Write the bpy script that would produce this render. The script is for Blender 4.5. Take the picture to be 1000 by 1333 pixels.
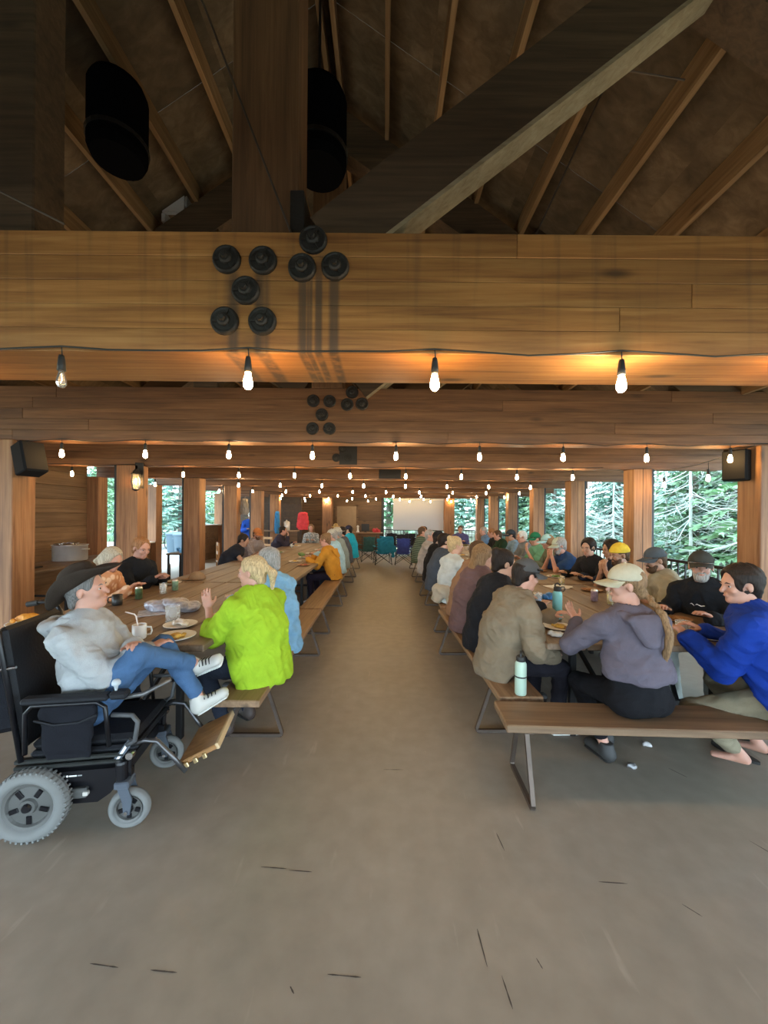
import bpy, math, random
import numpy as np
from mathutils import Vector, Matrix

scene = bpy.context.scene
col = scene.collection
for o in list(bpy.data.objects):
    bpy.data.objects.remove(o)
random.seed(7)
R = math.radians

# ------------------------------------------------------------------ camera
cam_d = bpy.data.cameras.new('camera')
cam = bpy.data.objects.new('camera', cam_d)
col.objects.link(cam)
cam.location = (0, 0, 1.6)
cam.rotation_mode = 'QUATERNION'
cam.rotation_quaternion = (Matrix.Rotation(R(90), 3, 'X') @ Matrix.Rotation(R(0.45), 3, 'Z')).to_quaternion()
cam_d.sensor_fit = 'HORIZONTAL'
cam_d.sensor_width = 36
cam_d.lens = 18.0            # 500 px focal length on the 1000 px wide frame
cam_d.shift_y = 0.0055
cam_d.clip_start = 0.02
cam_d.clip_end = 300
scene.camera = cam

# ------------------------------------------------------------------ sky, exposure
world = bpy.data.worlds.new('sky')
scene.world = world
world.use_nodes = True
wn = world.node_tree
wn.nodes['Background'].inputs[0].default_value = (0.68, 0.86, 1.0, 1)
wn.nodes['Background'].inputs[1].default_value = 4.6
scene.view_settings.view_transform = 'Standard'
scene.view_settings.look = 'None'
scene.view_settings.gamma = 1.0
scene.view_settings.use_curve_mapping = False
scene.view_settings.exposure = 1.35
BULB = 105.0                  # emission strength of a lit string-light bulb

# ------------------------------------------------------------------ materials
M = {}
def principled(name):
    m = bpy.data.materials.new(name)
    m.use_nodes = True
    b = m.node_tree.nodes['Principled BSDF']
    return m, m.node_tree, b

def mat(name, c, rough=0.7, metal=0.0, bump=0.0, bscale=60.0, var=0.0, vscale=6.0, emit=None, trans=0.0, alpha=1.0, sss=0.0, coat=0.0, rand=0.0, spec=None):
    if name in M:
        return M[name]
    m, nt, b = principled(name)
    N, L = nt.nodes, nt.links
    b.inputs['Base Color'].default_value = (*c, 1)
    b.inputs['Roughness'].default_value = rough
    b.inputs['Metallic'].default_value = metal
    if trans: b.inputs['Transmission Weight'].default_value = trans
    if alpha < 1: b.inputs['Alpha'].default_value = alpha
    if spec is not None: b.inputs['Specular IOR Level'].default_value = spec
    if coat: b.inputs['Coat Weight'].default_value = coat
    if sss:
        b.inputs['Subsurface Weight'].default_value = sss
        b.inputs['Subsurface Radius'].default_value = (0.012, 0.005, 0.003)
        b.inputs['Subsurface Scale'].default_value = 0.6
    if emit:
        b.inputs['Emission Color'].default_value = (*emit[0], 1)
        b.inputs['Emission Strength'].default_value = emit[1]
    if bump or var or rand:
        tc = N.new('ShaderNodeTexCoord')
    if var or rand:
        nz = N.new('ShaderNodeTexNoise'); nz.inputs['Scale'].default_value = vscale; nz.inputs['Detail'].default_value = 5
        L.new(tc.outputs['Object'], nz.inputs['Vector'])
        hs = N.new('ShaderNodeHueSaturation'); hs.inputs['Color'].default_value = (*c, 1)
        mr = N.new('ShaderNodeMapRange'); mr.inputs[1].default_value = 0.3; mr.inputs[2].default_value = 0.7
        mr.inputs[3].default_value = 1 - var; mr.inputs[4].default_value = 1 + var
        L.new(nz.outputs[0], mr.inputs[0])
        if rand:
            oi = N.new('ShaderNodeObjectInfo')
            m2 = N.new('ShaderNodeMapRange'); m2.inputs[3].default_value = 1 - rand; m2.inputs[4].default_value = 1 + rand
            L.new(oi.outputs['Random'], m2.inputs[0])
            mu = N.new('ShaderNodeMath'); mu.operation = 'MULTIPLY'
            L.new(mr.outputs[0], mu.inputs[0]); L.new(m2.outputs[0], mu.inputs[1])
            L.new(mu.outputs[0], hs.inputs['Value'])
        else:
            L.new(mr.outputs[0], hs.inputs['Value'])
        L.new(hs.outputs[0], b.inputs['Base Color'])
    if bump:
        n2 = N.new('ShaderNodeTexNoise'); n2.inputs['Scale'].default_value = bscale; n2.inputs['Detail'].default_value = 4
        L.new(tc.outputs['Object'], n2.inputs['Vector'])
        bp = N.new('ShaderNodeBump'); bp.inputs['Strength'].default_value = bump; bp.inputs['Distance'].default_value = 0.01
        L.new(n2.outputs[0], bp.inputs['Height']); L.new(bp.outputs[0], b.inputs['Normal'])
    M[name] = m
    return m

def wood(name, dark, mid, light, axis='X', scale=1.0, rough=0.75, stain=0.35, rand=0.15, knots=True, across=26.0):
    """procedural timber: long grain, broad tone drift, knots and weather stains"""
    m, nt, b = principled(name)
    N, L = nt.nodes, nt.links
    tc = N.new('ShaderNodeTexCoord'); oi = N.new('ShaderNodeObjectInfo')
    mp = N.new('ShaderNodeMapping')
    sc = {'X': (1.1, across, across), 'Y': (across, 1.1, across), 'Z': (across, across, 1.1)}[axis]
    mp.inputs['Scale'].default_value = [s * scale for s in sc]
    L.new(tc.outputs['Object'], mp.inputs['Vector'])
    mm = N.new('ShaderNodeMath'); mm.operation = 'MULTIPLY'; mm.inputs[1].default_value = 37
    L.new(oi.outputs['Random'], mm.inputs[0])
    g = N.new('ShaderNodeTexNoise'); g.noise_dimensions = '4D'; g.inputs['Scale'].default_value = 1.0
    g.inputs['Detail'].default_value = 7; g.inputs['Roughness'].default_value = 0.62; g.inputs['Distortion'].default_value = 0.8
    L.new(mp.outputs[0], g.inputs['Vector']); L.new(mm.outputs[0], g.inputs['W'])
    ra = N.new('ShaderNodeValToRGB')
    e = ra.color_ramp.elements
    e[0].position = 0.28; e[0].color = (*dark, 1)
    e[1].position = 0.72; e[1].color = (*light, 1)
    n = e.new(0.5); n.color = (*mid, 1)
    L.new(g.outputs[0], ra.inputs[0])
    # broad stains
    m2 = N.new('ShaderNodeMapping')
    sc2 = {'X': (0.7, 2.2, 2.2), 'Y': (2.2, 0.7, 2.2), 'Z': (2.2, 2.2, 0.7)}[axis]
    m2.inputs['Scale'].default_value = sc2
    L.new(tc.outputs['Object'], m2.inputs['Vector'])
    s = N.new('ShaderNodeTexNoise'); s.noise_dimensions = '4D'; s.inputs['Scale'].default_value = 1.3; s.inputs['Detail'].default_value = 5
    L.new(m2.outputs[0], s.inputs['Vector']); L.new(mm.outputs[0], s.inputs['W'])
    mr = N.new('ShaderNodeMapRange'); mr.inputs[1].default_value = 0.35; mr.inputs[2].default_value = 0.7
    mr.inputs[3].default_value = 1 - stain; mr.inputs[4].default_value = 1 + stain * 0.5
    L.new(s.outputs[0], mr.inputs[0])
    m3 = N.new('ShaderNodeMapRange'); m3.inputs[3].default_value = 1 - rand; m3.inputs[4].default_value = 1 + rand
    L.new(oi.outputs['Random'], m3.inputs[0])
    mu = N.new('ShaderNodeMath'); mu.operation = 'MULTIPLY'
    L.new(mr.outputs[0], mu.inputs[0]); L.new(m3.outputs[0], mu.inputs[1])
    last = mu.outputs[0]
    if knots:
        vo = N.new('ShaderNodeTexVoronoi'); vo.inputs['Scale'].default_value = 1.0
        m4 = N.new('ShaderNodeMapping')
        sc4 = {'X': (1.2, 4, 4), 'Y': (4, 1.2, 4), 'Z': (4, 4, 1.2)}[axis]
        m4.inputs['Scale'].default_value = sc4
        ad = N.new('ShaderNodeVectorMath'); ad.operation = 'ADD'
        L.new(tc.outputs['Object'], ad.inputs[0]); L.new(mm.outputs[0], ad.inputs[1])
        L.new(ad.outputs[0], m4.inputs['Vector']); L.new(m4.outputs[0], vo.inputs['Vector'])
        kr = N.new('ShaderNodeMapRange'); kr.inputs[1].default_value = 0.04; kr.inputs[2].default_value = 0.13
        kr.inputs[3].default_value = 0.35; kr.inputs[4].default_value = 1.0
        L.new(vo.outputs['Distance'], kr.inputs[0])
        mk = N.new('ShaderNodeMath'); mk.operation = 'MULTIPLY'
        L.new(last, mk.inputs[0]); L.new(kr.outputs[0], mk.inputs[1]); last = mk.outputs[0]
    hs = N.new('ShaderNodeHueSaturation')
    L.new(ra.outputs[0], hs.inputs['Color']); L.new(last, hs.inputs['Value'])
    L.new(hs.outputs[0], b.inputs['Base Color'])
    b.inputs['Roughness'].default_value = rough
    bp = N.new('ShaderNodeBump'); bp.inputs['Strength'].default_value = 0.25; bp.inputs['Distance'].default_value = 0.006
    L.new(g.outputs[0], bp.inputs['Height']); L.new(bp.outputs[0], b.inputs['Normal'])
    M[name] = m
    return m

# ------------------------------------------------------------------ mesh builder
class MB:
    def __init__(s):
        s.v = []; s.f = []; s.mi = []; s.cur = 0
    def add(s, vs, fs):
        o = len(s.v)
        s.v += [tuple(p) for p in vs]
        s.f += [tuple(i + o for i in f) for f in fs]
        s.mi += [s.cur] * len(fs)
        return s
    def box(s, x0, y0, z0, x1, y1, z1, M_=None):
        vs = [(x, y, z) for z in (z0, z1) for y in (y0, y1) for x in (x0, x1)]
        if M_ is not None: vs = [tuple(M_ @ Vector(p)) for p in vs]
        return s.add(vs, [(0, 2, 3, 1), (4, 5, 7, 6), (0, 1, 5, 4), (2, 6, 7, 3), (0, 4, 6, 2), (1, 3, 7, 5)])
    def cbox(s, x0, y0, z0, x1, y1, z1, c=0.01, M_=None):
        """box with chamfered edges"""
        vs = []; ids = {}
        X = (x0, x1); Y = (y0, y1); Z = (z0, z1); sg = (1, -1)
        for i in range(2):
            for j in range(2):
                for k in range(2):
                    for ax in range(3):
                        p = [X[i], Y[j], Z[k]]
                        for a, q in enumerate((i, j, k)):
                            if a != ax: p[a] += sg[q] * c
                        ids[(i, j, k, ax)] = len(vs); vs.append(tuple(p))
        if M_ is not None: vs = [tuple(M_ @ Vector(p)) for p in vs]
        fs = []
        g = lambda i, j, k, a: ids[(i, j, k, a)]
        for q in range(2):
            f = [g(q, 0, 0, 0), g(q, 1, 0, 0), g(q, 1, 1, 0), g(q, 0, 1, 0)]; fs.append(f if q else f[::-1])
            f = [g(0, q, 0, 1), g(1, q, 0, 1), g(1, q, 1, 1), g(0, q, 1, 1)]; fs.append(f[::-1] if q else f)
            f = [g(0, 0, q, 2), g(1, 0, q, 2), g(1, 1, q, 2), g(0, 1, q, 2)]; fs.append(f if q else f[::-1])
        for a in range(2):
            for b in range(2):
                fs.append([g(0, a, b, 1), g(1, a, b, 1), g(1, a, b, 2), g(0, a, b, 2)])
                fs.append([g(a, 0, b, 0), g(a, 1, b, 0), g(a, 1, b, 2), g(a, 0, b, 2)])
                fs.append([g(a, b, 0, 0), g(a, b, 1, 0), g(a, b, 1, 1), g(a, b, 0, 1)])
                for c2 in range(2):
                    fs.append([g(a, b, c2, 0), g(a, b, c2, 1), g(a, b, c2, 2)])
        return s.add(vs, fs)
    def beam(s, a, b, w, h, up=(0, 0, 1)):
        """rectangular bar from a to b; w across, h along up"""
        a = Vector(a); b = Vector(b); d = (b - a).normalized(); up = Vector(up)
        sd = d.cross(up)
        if sd.length < 1e-4: sd = d.cross(Vector((0, 1, 0)))
        sd.normalize(); u = sd.cross(d)
        vs = []
        for p in (a, b):
            for i, j in ((-1, -1), (1, -1), (1, 1), (-1, 1)):
                vs.append(p + sd * (i * w / 2) + u * (j * h / 2))
        return s.add(vs, [(0, 1, 2, 3), (7, 6, 5, 4), (0, 4, 5, 1), (1, 5, 6, 2), (2, 6, 7, 3), (3, 7, 4, 0)])
    def tube(s, pts, r, n=8, cap=True, closed=False):
        pts = [Vector(p) for p in pts]
        k = len(pts)
        rs = r if isinstance(r, (list, tuple)) else [r] * k
        rings = []
        d0 = (pts[1] - pts[0]).normalized()
        ref = Vector((0, 0, 1)) if abs(d0.z) < 0.9 else Vector((1, 0, 0))
        nrm = d0.cross(ref).normalized()
        for i in range(k):
            if closed: d = (pts[(i + 1) % k] - pts[i - 1]).normalized()
            elif i == 0: d = d0
            elif i == k - 1: d = (pts[i] - pts[i - 1]).normalized()
            else:
                d = (pts[i + 1] - pts[i - 1])
                d = d.normalized() if d.length > 1e-9 else d0
            nrm = (nrm - d * nrm.dot(d))
            nrm = nrm.normalized() if nrm.length > 1e-6 else d.orthogonal().normalized()
            bi = d.cross(nrm)
            rings.append([pts[i] + (nrm * math.cos(2 * math.pi * j / n) + bi * math.sin(2 * math.pi * j / n)) * rs[i] for j in range(n)])
        vs = [p for rg in rings for p in rg]; fs = []
        for i in range(k if closed else k - 1):
            i2 = (i + 1) % k
            for j in range(n):
                fs.append((i * n + j, i * n + (j + 1) % n, i2 * n + (j + 1) % n, i2 * n + j))
        if cap and not closed:
            fs.append(tuple(range(n - 1, -1, -1))); fs.append(tuple((k - 1) * n + j for j in range(n)))
        return s.add(vs, fs)
    def lathe(s, prof, n=20, M_=None, a0=0.0, a1=2 * math.pi):
        """profile of (r, z) revolved about z"""
        full = abs(a1 - a0 - 2 * math.pi) < 1e-6
        vs = []; fs = []; k = len(prof); m = n if full else n + 1
        for j in range(m):
            a = a0 + (a1 - a0) * j / n
            for r, z in prof: vs.append(Vector((r * math.cos(a), r * math.sin(a), z)))
        if M_ is not None: vs = [M_ @ v for v in vs]
        for j in range(n):
            j2 = (j + 1) % m
            for i in range(k - 1):
                if prof[i][0] < 1e-7 and prof[i + 1][0] < 1e-7: continue
                q = [j * k + i, j2 * k + i, j2 * k + i + 1, j * k + i + 1]
                if prof[i][0] < 1e-7: q = [q[0], q[2], q[3]]
                elif prof[i + 1][0] < 1e-7: q = [q[0], q[1], q[2]]
                fs.append(q)
        return s.add(vs, fs)
    def prism(s, poly, y0, y1, M_=None):
        """polygon of (x, z) extruded along y"""
        n = len(poly)
        vs = [(x, y0, z) for x, z in poly] + [(x, y1, z) for x, z in poly]
        if M_ is not None: vs = [tuple(M_ @ Vector(p)) for p in vs]
        fs = [tuple(range(n)), tuple(range(2 * n - 1, n - 1, -1))]
        for i in range(n):
            j = (i + 1) % n
            fs.append((i, i + n, j + n, j))
        return s.add(vs, fs)
    def mesh(s, name, mats, smooth=False):
        me = bpy.data.meshes.new(name)
        me.from_pydata(s.v, [], s.f)
        for m in (mats if isinstance(mats, (list, tuple)) else [mats]): me.materials.append(m)
        if any(s.mi): me.polygons.foreach_set('material_index', s.mi)
        if smooth: me.polygons.foreach_set('use_smooth', [True] * len(s.f))
        me.update()
        return me
    def build(s, name, mats, parent=None, loc=None, rotz=0, smooth=False):
        return link(name, s.mesh(name, mats, smooth), parent, loc, rotz)

def link(name, me, parent=None, loc=None, rotz=0):
    o = bpy.data.objects.new(name, me)
    col.objects.link(o)
    if loc is not None: o.location = loc
    if rotz: o.rotation_euler = (0, 0, rotz)
    if parent is not None: o.parent = parent
    return o

def tag(o, label=None, cat=None, group=None, kind=None):
    if label: o['label'] = label
    if cat: o['category'] = cat
    if group: o['group'] = group
    if kind: o['kind'] = kind
    return o

def thing(name, label, cat, loc=(0, 0, 0), rotz=0, group=None):
    o = bpy.data.objects.new(name, None)
    o.empty_display_size = 0.1
    col.objects.link(o); o.location = loc; o.rotation_euler = (0, 0, rotz)
    return tag(o, label, cat, group)

def dup(root, loc, rotz=0.0, label=None, group=None):
    r = root.copy(); col.objects.link(r); r.location = loc; r.rotation_euler = (0, 0, rotz)
    if label: r['label'] = label
    if group: r['group'] = group
    for ch in list(root.children):
        c = ch.copy(); col.objects.link(c); c.parent = r
        for g in list(ch.children):
            d = g.copy(); col.objects.link(d); d.parent = c
    return r

def shade_auto(me, ang=40):
    me.polygons.foreach_set('use_smooth', [True] * len(me.polygons))
    try: me.set_sharp_from_angle(angle=R(ang))
    except Exception: pass
# ------------------------------------------------------------------ common materials
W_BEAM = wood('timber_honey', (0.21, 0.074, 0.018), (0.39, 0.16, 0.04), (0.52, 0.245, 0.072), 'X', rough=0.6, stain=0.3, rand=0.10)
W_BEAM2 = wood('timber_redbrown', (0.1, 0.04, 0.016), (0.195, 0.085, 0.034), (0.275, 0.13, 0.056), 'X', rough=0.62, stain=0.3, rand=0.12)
W_POST = wood('post_fir', (0.145, 0.058, 0.023), (0.275, 0.125, 0.05), (0.37, 0.19, 0.085), 'Z', rough=0.65, stain=0.3, rand=0.2)
W_PURLIN = wood('purlin_pine', (0.13, 0.068, 0.027), (0.23, 0.13, 0.056), (0.32, 0.195, 0.095), 'Y', rough=0.8, stain=0.35, rand=0.25)
W_PLY = wood('sheathing_ply', (0.072, 0.0468, 0.0259), (0.1224, 0.0828, 0.0468), (0.18, 0.126, 0.0756), 'X', scale=0.35, rough=0.85, stain=0.38, rand=0.25, knots=False)
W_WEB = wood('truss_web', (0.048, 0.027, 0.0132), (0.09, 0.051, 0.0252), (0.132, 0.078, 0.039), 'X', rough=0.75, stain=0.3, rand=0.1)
W_WALL = wood('wall_board', (0.119, 0.0638, 0.0272), (0.187, 0.1062, 0.0493), (0.2465, 0.1487, 0.0765), 'Y', rough=0.7, stain=0.25, rand=0.18)
W_WALLX = wood('wall_board_cross', (0.075, 0.0413, 0.0195), (0.1275, 0.0713, 0.0345), (0.1725, 0.1013, 0.051), 'X', rough=0.7, stain=0.25, rand=0.2)
W_TABLE = wood('table_plank', (0.1147, 0.0703, 0.0407), (0.1924, 0.1258, 0.0777), (0.2664, 0.185, 0.1221), 'Y', rough=0.55, stain=0.3, rand=0.14, knots=False)
W_BENCH = wood('bench_plank', (0.1445, 0.0808, 0.0408), (0.2465, 0.1487, 0.0808), (0.3315, 0.2125, 0.119), 'X', rough=0.55, stain=0.35, rand=0.15)
BLACK = mat('black_metal', (0.012, 0.012, 0.013), 0.45, 0.3)
STEEL = mat('brown_steel', (0.10, 0.075, 0.06), 0.5, 0.6, var=0.2)
DARKIRON = mat('cast_iron', (0.035, 0.03, 0.027), 0.6, 0.5, bump=0.4, bscale=40)

def stained_beam():
    """front tie beam: rust-black runs below the bolts, a mark of the timber itself"""
    m = W_BEAM.copy(); m.name = 'timber_honey_stained'
    nt = m.node_tree; N, L = nt.nodes, nt.links
    b = N['Principled BSDF']
    src = b.inputs['Base Color'].links[0].from_socket
    tc = N.new('ShaderNodeTexCoord'); sx = N.new('ShaderNodeSeparateXYZ'); L.new(tc.outputs['Object'], sx.inputs[0])
    mp = N.new('ShaderNodeMapping'); mp.inputs['Scale'].default_value = (17, 17, 0.8); L.new(tc.outputs['Object'], mp.inputs['Vector'])
    nz = N.new('ShaderNodeTexNoise'); nz.inputs['Scale'].default_value = 1; nz.inputs['Detail'].default_value = 4; L.new(mp.outputs[0], nz.inputs['Vector'])
    def rng(sock, a, b_, c, d):
        r = N.new('ShaderNodeMapRange'); r.interpolation_type = 'SMOOTHSTEP'
        for i, v in enumerate((a, b_, c, d)): r.inputs[i + 1].default_value = v
        L.new(sock, r.inputs[0]); return r.outputs[0]
    def mul(a, b_):
        q = N.new('ShaderNodeMath'); q.operation = 'MULTIPLY'; L.new(a, q.inputs[0]); L.new(b_, q.inputs[1]); return q.outputs[0]
    def wave(cx, w):
        sb = N.new('ShaderNodeMath'); sb.operation = 'SUBTRACT'; sb.inputs[1].default_value = cx; L.new(sx.outputs[0], sb.inputs[0])
        ab = N.new('ShaderNodeMath'); ab.operation = 'ABSOLUTE'; L.new(sb.outputs[0], ab.inputs[0])
        return rng(ab.outputs[0], w * 0.4, w, 1, 0)
    def addm(a, b_):
        q = N.new('ShaderNodeMath'); q.operation = 'MAXIMUM'; L.new(a, q.inputs[0]); L.new(b_, q.inputs[1]); return q.outputs[0]
    runs = None
    for cx, w in ((-0.76, .05), (-0.61, .05), (-0.41, .03), (-0.375, .02), (-0.255, .035), (-0.33, .025)):
        k = wave(cx, w); runs = k if runs is None else addm(runs, k)
    runs = mul(runs, rng(nz.outputs[0], 0.25, 0.6, 0.15, 1.0))
    runs = mul(runs, rng(sx.outputs[2], 2.93, 2.72, 0, 1))
    vert = mul(rng(nz.outputs[0], 0.52, 0.72, 0, 0.55), rng(sx.outputs[2], 2.35, 2.95, 0.2, 0.7))
    tot = addm(runs, vert)
    mx = N.new('ShaderNodeMix'); mx.data_type = 'RGBA'
    mx.inputs[7].default_value = (0.055, 0.035, 0.024, 1)
    sc = N.new('ShaderNodeMath'); sc.operation = 'MULTIPLY'; sc.inputs[1].default_value = 0.8; L.new(tot, sc.inputs[0])
    L.new(sc.outputs[0], mx.inputs[0]); L.new(src, mx.inputs[6]); L.new(mx.outputs[2], b.inputs['Base Color'])
    return m
W_BEAM_ST = stained_beam()

# ------------------------------------------------------------------ floor and ground
def concrete():
    m, nt, b = principled('polished_concrete'); N, L = nt.nodes, nt.links
    tc = N.new('ShaderNodeTexCoord')
    n1 = N.new('ShaderNodeTexNoise'); n1.inputs['Scale'].default_value = 0.55; n1.inputs['Detail'].default_value = 6
    L.new(tc.outputs['Object'], n1.inputs['Vector'])
    r = N.new('ShaderNodeValToRGB'); e = r.color_ramp.elements
    e[0].position = 0.3; e[0].color = (0.225, 0.190, 0.150, 1); e[1].position = 0.7; e[1].color = (0.30, 0.262, 0.218, 1)
    L.new(n1.outputs[0], r.inputs[0])
    n2 = N.new('ShaderNodeTexNoise'); n2.inputs['Scale'].default_value = 9; n2.inputs['Detail'].default_value = 8
    L.new(tc.outputs['Object'], n2.inputs['Vector'])
    mr = N.new('ShaderNodeMapRange'); mr.inputs[1].default_value = 0.3; mr.inputs[2].default_value = 0.75; mr.inputs[3].default_value = 0.88; mr.inputs[4].default_value = 1.08
    L.new(n2.outputs[0], mr.inputs[0])
    # scuffs and small chips
    m3 = N.new('ShaderNodeMapping'); m3.inputs['Scale'].default_value = (5, 0.8, 1); m3.inputs['Rotation'].default_value = (0, 0, 0.25)
    L.new(tc.outputs['Object'], m3.inputs['Vector'])
    n3 = N.new('ShaderNodeTexNoise'); n3.inputs['Scale'].default_value = 3; n3.inputs['Detail'].default_value = 6
    L.new(m3.outputs[0], n3.inputs['Vector'])
    r3 = N.new('ShaderNodeMapRange'); r3.inputs[1].default_value = 0.66; r3.inputs[2].default_value = 0.74; r3.inputs[3].default_value = 1.0; r3.inputs[4].default_value = 1.22
    L.new(n3.outputs[0], r3.inputs[0])
    mu = N.new('ShaderNodeMath'); mu.operation = 'MULTIPLY'; L.new(mr.outputs[0], mu.inputs[0]); L.new(r3.outputs[0], mu.inputs[1])
    v = N.new('ShaderNodeTexVoronoi'); v.inputs['Scale'].default_value = 1.6; L.new(tc.outputs['Object'], v.inputs['Vector'])
    r4 = N.new('ShaderNodeMapRange'); r4.inputs[1].default_value = 0.015; r4.inputs[2].default_value = 0.03; r4.inputs[3].default_value = 0.5; r4.inputs[4].default_value = 1.0
    L.new(v.outputs['Distance'], r4.inputs[0])
    m5 = N.new('ShaderNodeMath'); m5.operation = 'MULTIPLY'; L.new(mu.outputs[0], m5.inputs[0]); L.new(r4.outputs[0], m5.inputs[1])
    hs = N.new('ShaderNodeHueSaturation'); L.new(r.outputs[0], hs.inputs['Color']); L.new(m5.outputs[0], hs.inputs['Value'])
    L.new(hs.outputs[0], b.inputs['Base Color'])
    b.inputs['Roughness'].default_value = 0.42
    rr = N.new('ShaderNodeMapRange'); rr.inputs[3].default_value = 0.35; rr.inputs[4].default_value = 0.6; L.new(n1.outputs[0], rr.inputs[0])
    L.new(rr.outputs[0], b.inputs['Roughness'])
    bp = N.new('ShaderNodeBump'); bp.inputs['Strength'].default_value = 0.08; bp.inputs['Distance'].default_value = 0.004
    L.new(n2.outputs[0], bp.inputs['Height']); L.new(bp.outputs[0], b.inputs['Normal'])
    return m
tag(MB().box(-6.45, -5, -0.3, 4.62, 19.0, 0).build('floor', concrete()), 'brown grey polished concrete slab of the pavilion', 'floor', kind='structure')
# dark scuff marks and crumbs lying on the slab
SCUFF = mat('scuff_dirt', (0.05, 0.04, 0.033), 0.8)
g = MB()
rs = random.Random(3)
marks = [(655, 1095, 14, 80), (360, 1131, 34, 2), (395, 1135, 30, 2), (140, 1260, 40, 3), (218, 1267, 36, 2), (453, 1271, 44, 2), (905, 1182, 16, 30),
         (802, 1147, 36, 2), (632, 1232, 22, 85), (515, 1002, 26, 0), (995, 1100, 16, 45), (385, 1290, 8, 30), (707, 1253, 7, 60), (665, 1290, 18, 80), (885, 1003, 14, 40)]
tag(thing('floor_marks', 'short dark scuff marks scattered on the concrete floor', 'marks'), kind='stuff')
root_marks = bpy.data.objects['floor_marks']
for px, py, ln, an in marks:
    Y = 800.0 / (py - 672); X = (px - 500) * Y / 500; s = Y / 500
    a = R(an); dx, dy = math.cos(a) * ln * s, -math.sin(a) * ln * s * 2.0
    k = MB(); n = 6
    top = []; bot = []
    for i in range(n + 1):
        t = i / n; w = 0.0024 * (0.5 + .6 * rs.random()) * (1 if 0 < i < n else .3)
        cx, cy = X + dx * (t - .5), Y + dy * (t - .5)
        nx, ny = (-dy, dx); q = math.hypot(nx, ny); nx, ny = nx / q, ny / q
        top.append((cx + nx * w, cy + ny * w, 0.0012)); bot.append((cx - nx * w, cy - ny * w, 0.0012))
    k.add(top + bot, [(i, i + 1, n + 2 + i, n + 1 + i) for i in range(n)])
    k.build('scuff', SCUFF, root_marks)

def ground_mat():
    m, nt, b = principled('forest_floor'); N, L = nt.nodes, nt.links
    tc = N.new('ShaderNodeTexCoord'); n1 = N.new('ShaderNodeTexNoise'); n1.inputs['Scale'].default_value = 0.8; n1.inputs['Detail'].default_value = 8
    L.new(tc.outputs['Object'], n1.inputs['Vector'])
    r = N.new('ShaderNodeValToRGB'); e = r.color_ramp.elements
    e[0].position = 0.35; e[0].color = (0.20, 0.18, 0.14, 1); e[1].position = 0.62; e[1].color = (0.42, 0.42, 0.38, 1)
    k = e.new(0.5); k.color = (0.22, 0.26, 0.15, 1)
    L.new(n1.outputs[0], r.inputs[0]); L.new(r.outputs[0], b.inputs['Base Color']); b.inputs['Roughness'].default_value = 0.95
    return m
def ground():
    g = MB(); n = 40; xs = [-70 + 140 * i / n for i in range(n + 1)]; ys = [-40 + 140 * i / n for i in range(n + 1)]
    vs = []
    for y in ys:
        for x in xs:
            z = -0.32 + 0.25 * math.sin(x * 0.4 + y * 0.23) * min(1, max(0, (abs(x) - 9) / 6))
            if x > 8: z -= min(1.2, (x - 8) * 0.12)
            if x < -14: z += (-14 - x) * 0.07
            if y > 24: z += (y - 24) * 0.05
            vs.append((x, y, z))
    g.add(vs, [(j * (n + 1) + i, j * (n + 1) + i + 1, (j + 1) * (n + 1) + i + 1, (j + 1) * (n + 1) + i) for j in range(n) for i in range(n)])
    tag(g.build('ground', ground_mat(), smooth=True), 'pale forest floor around the pavilion', 'ground', kind='structure')
ground()
tag(MB().box(-13.5, 7.0, -0.32, -6.45, 21, -0.012).build('patio', mat('pale_concrete', (0.42, 0.43, 0.43), 0.85, var=0.12)), 'pale concrete apron outside the side opening', 'pavement', kind='structure')

# ------------------------------------------------------------------ timber frame
S = 2.1
ZB, ZT = 2.40, 2.995            # underside and top of the tie beams
def spans(i):
    return (1.89, 2.31) if i == 1 else (S * i, S * i + 0.21)
XL, XR = -6.3, 5.57
rb = random.Random(11)
bolt_me = None
def washer_mesh():
    b = MB(); Mx = Matrix.Rotation(R(90), 4, 'X')
    b.lathe([(0.0, 0.034), (0.022, 0.034), (0.03, 0.028), (0.032, 0.016), (0.05, 0.016), (0.056, 0.02), (0.062, 0.02), (0.068, 0.012), (0.070, -0.005)], 24, Mx)
    for a in range(3):
        t = a * 2.1 + .4
        b.box(-0.006, -0.024, 0.028, 0.006, -0.014, 0.06, Matrix.Rotation(t, 4, 'Y'))
    b.lathe([(0.0, 0.05), (0.014, 0.05), (0.016, 0.045), (0.016, 0.03)], 6, Mx)
    return b.mesh('bolt_washer', DARKIRON)
WASH = washer_mesh()
nlam = 5
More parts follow.
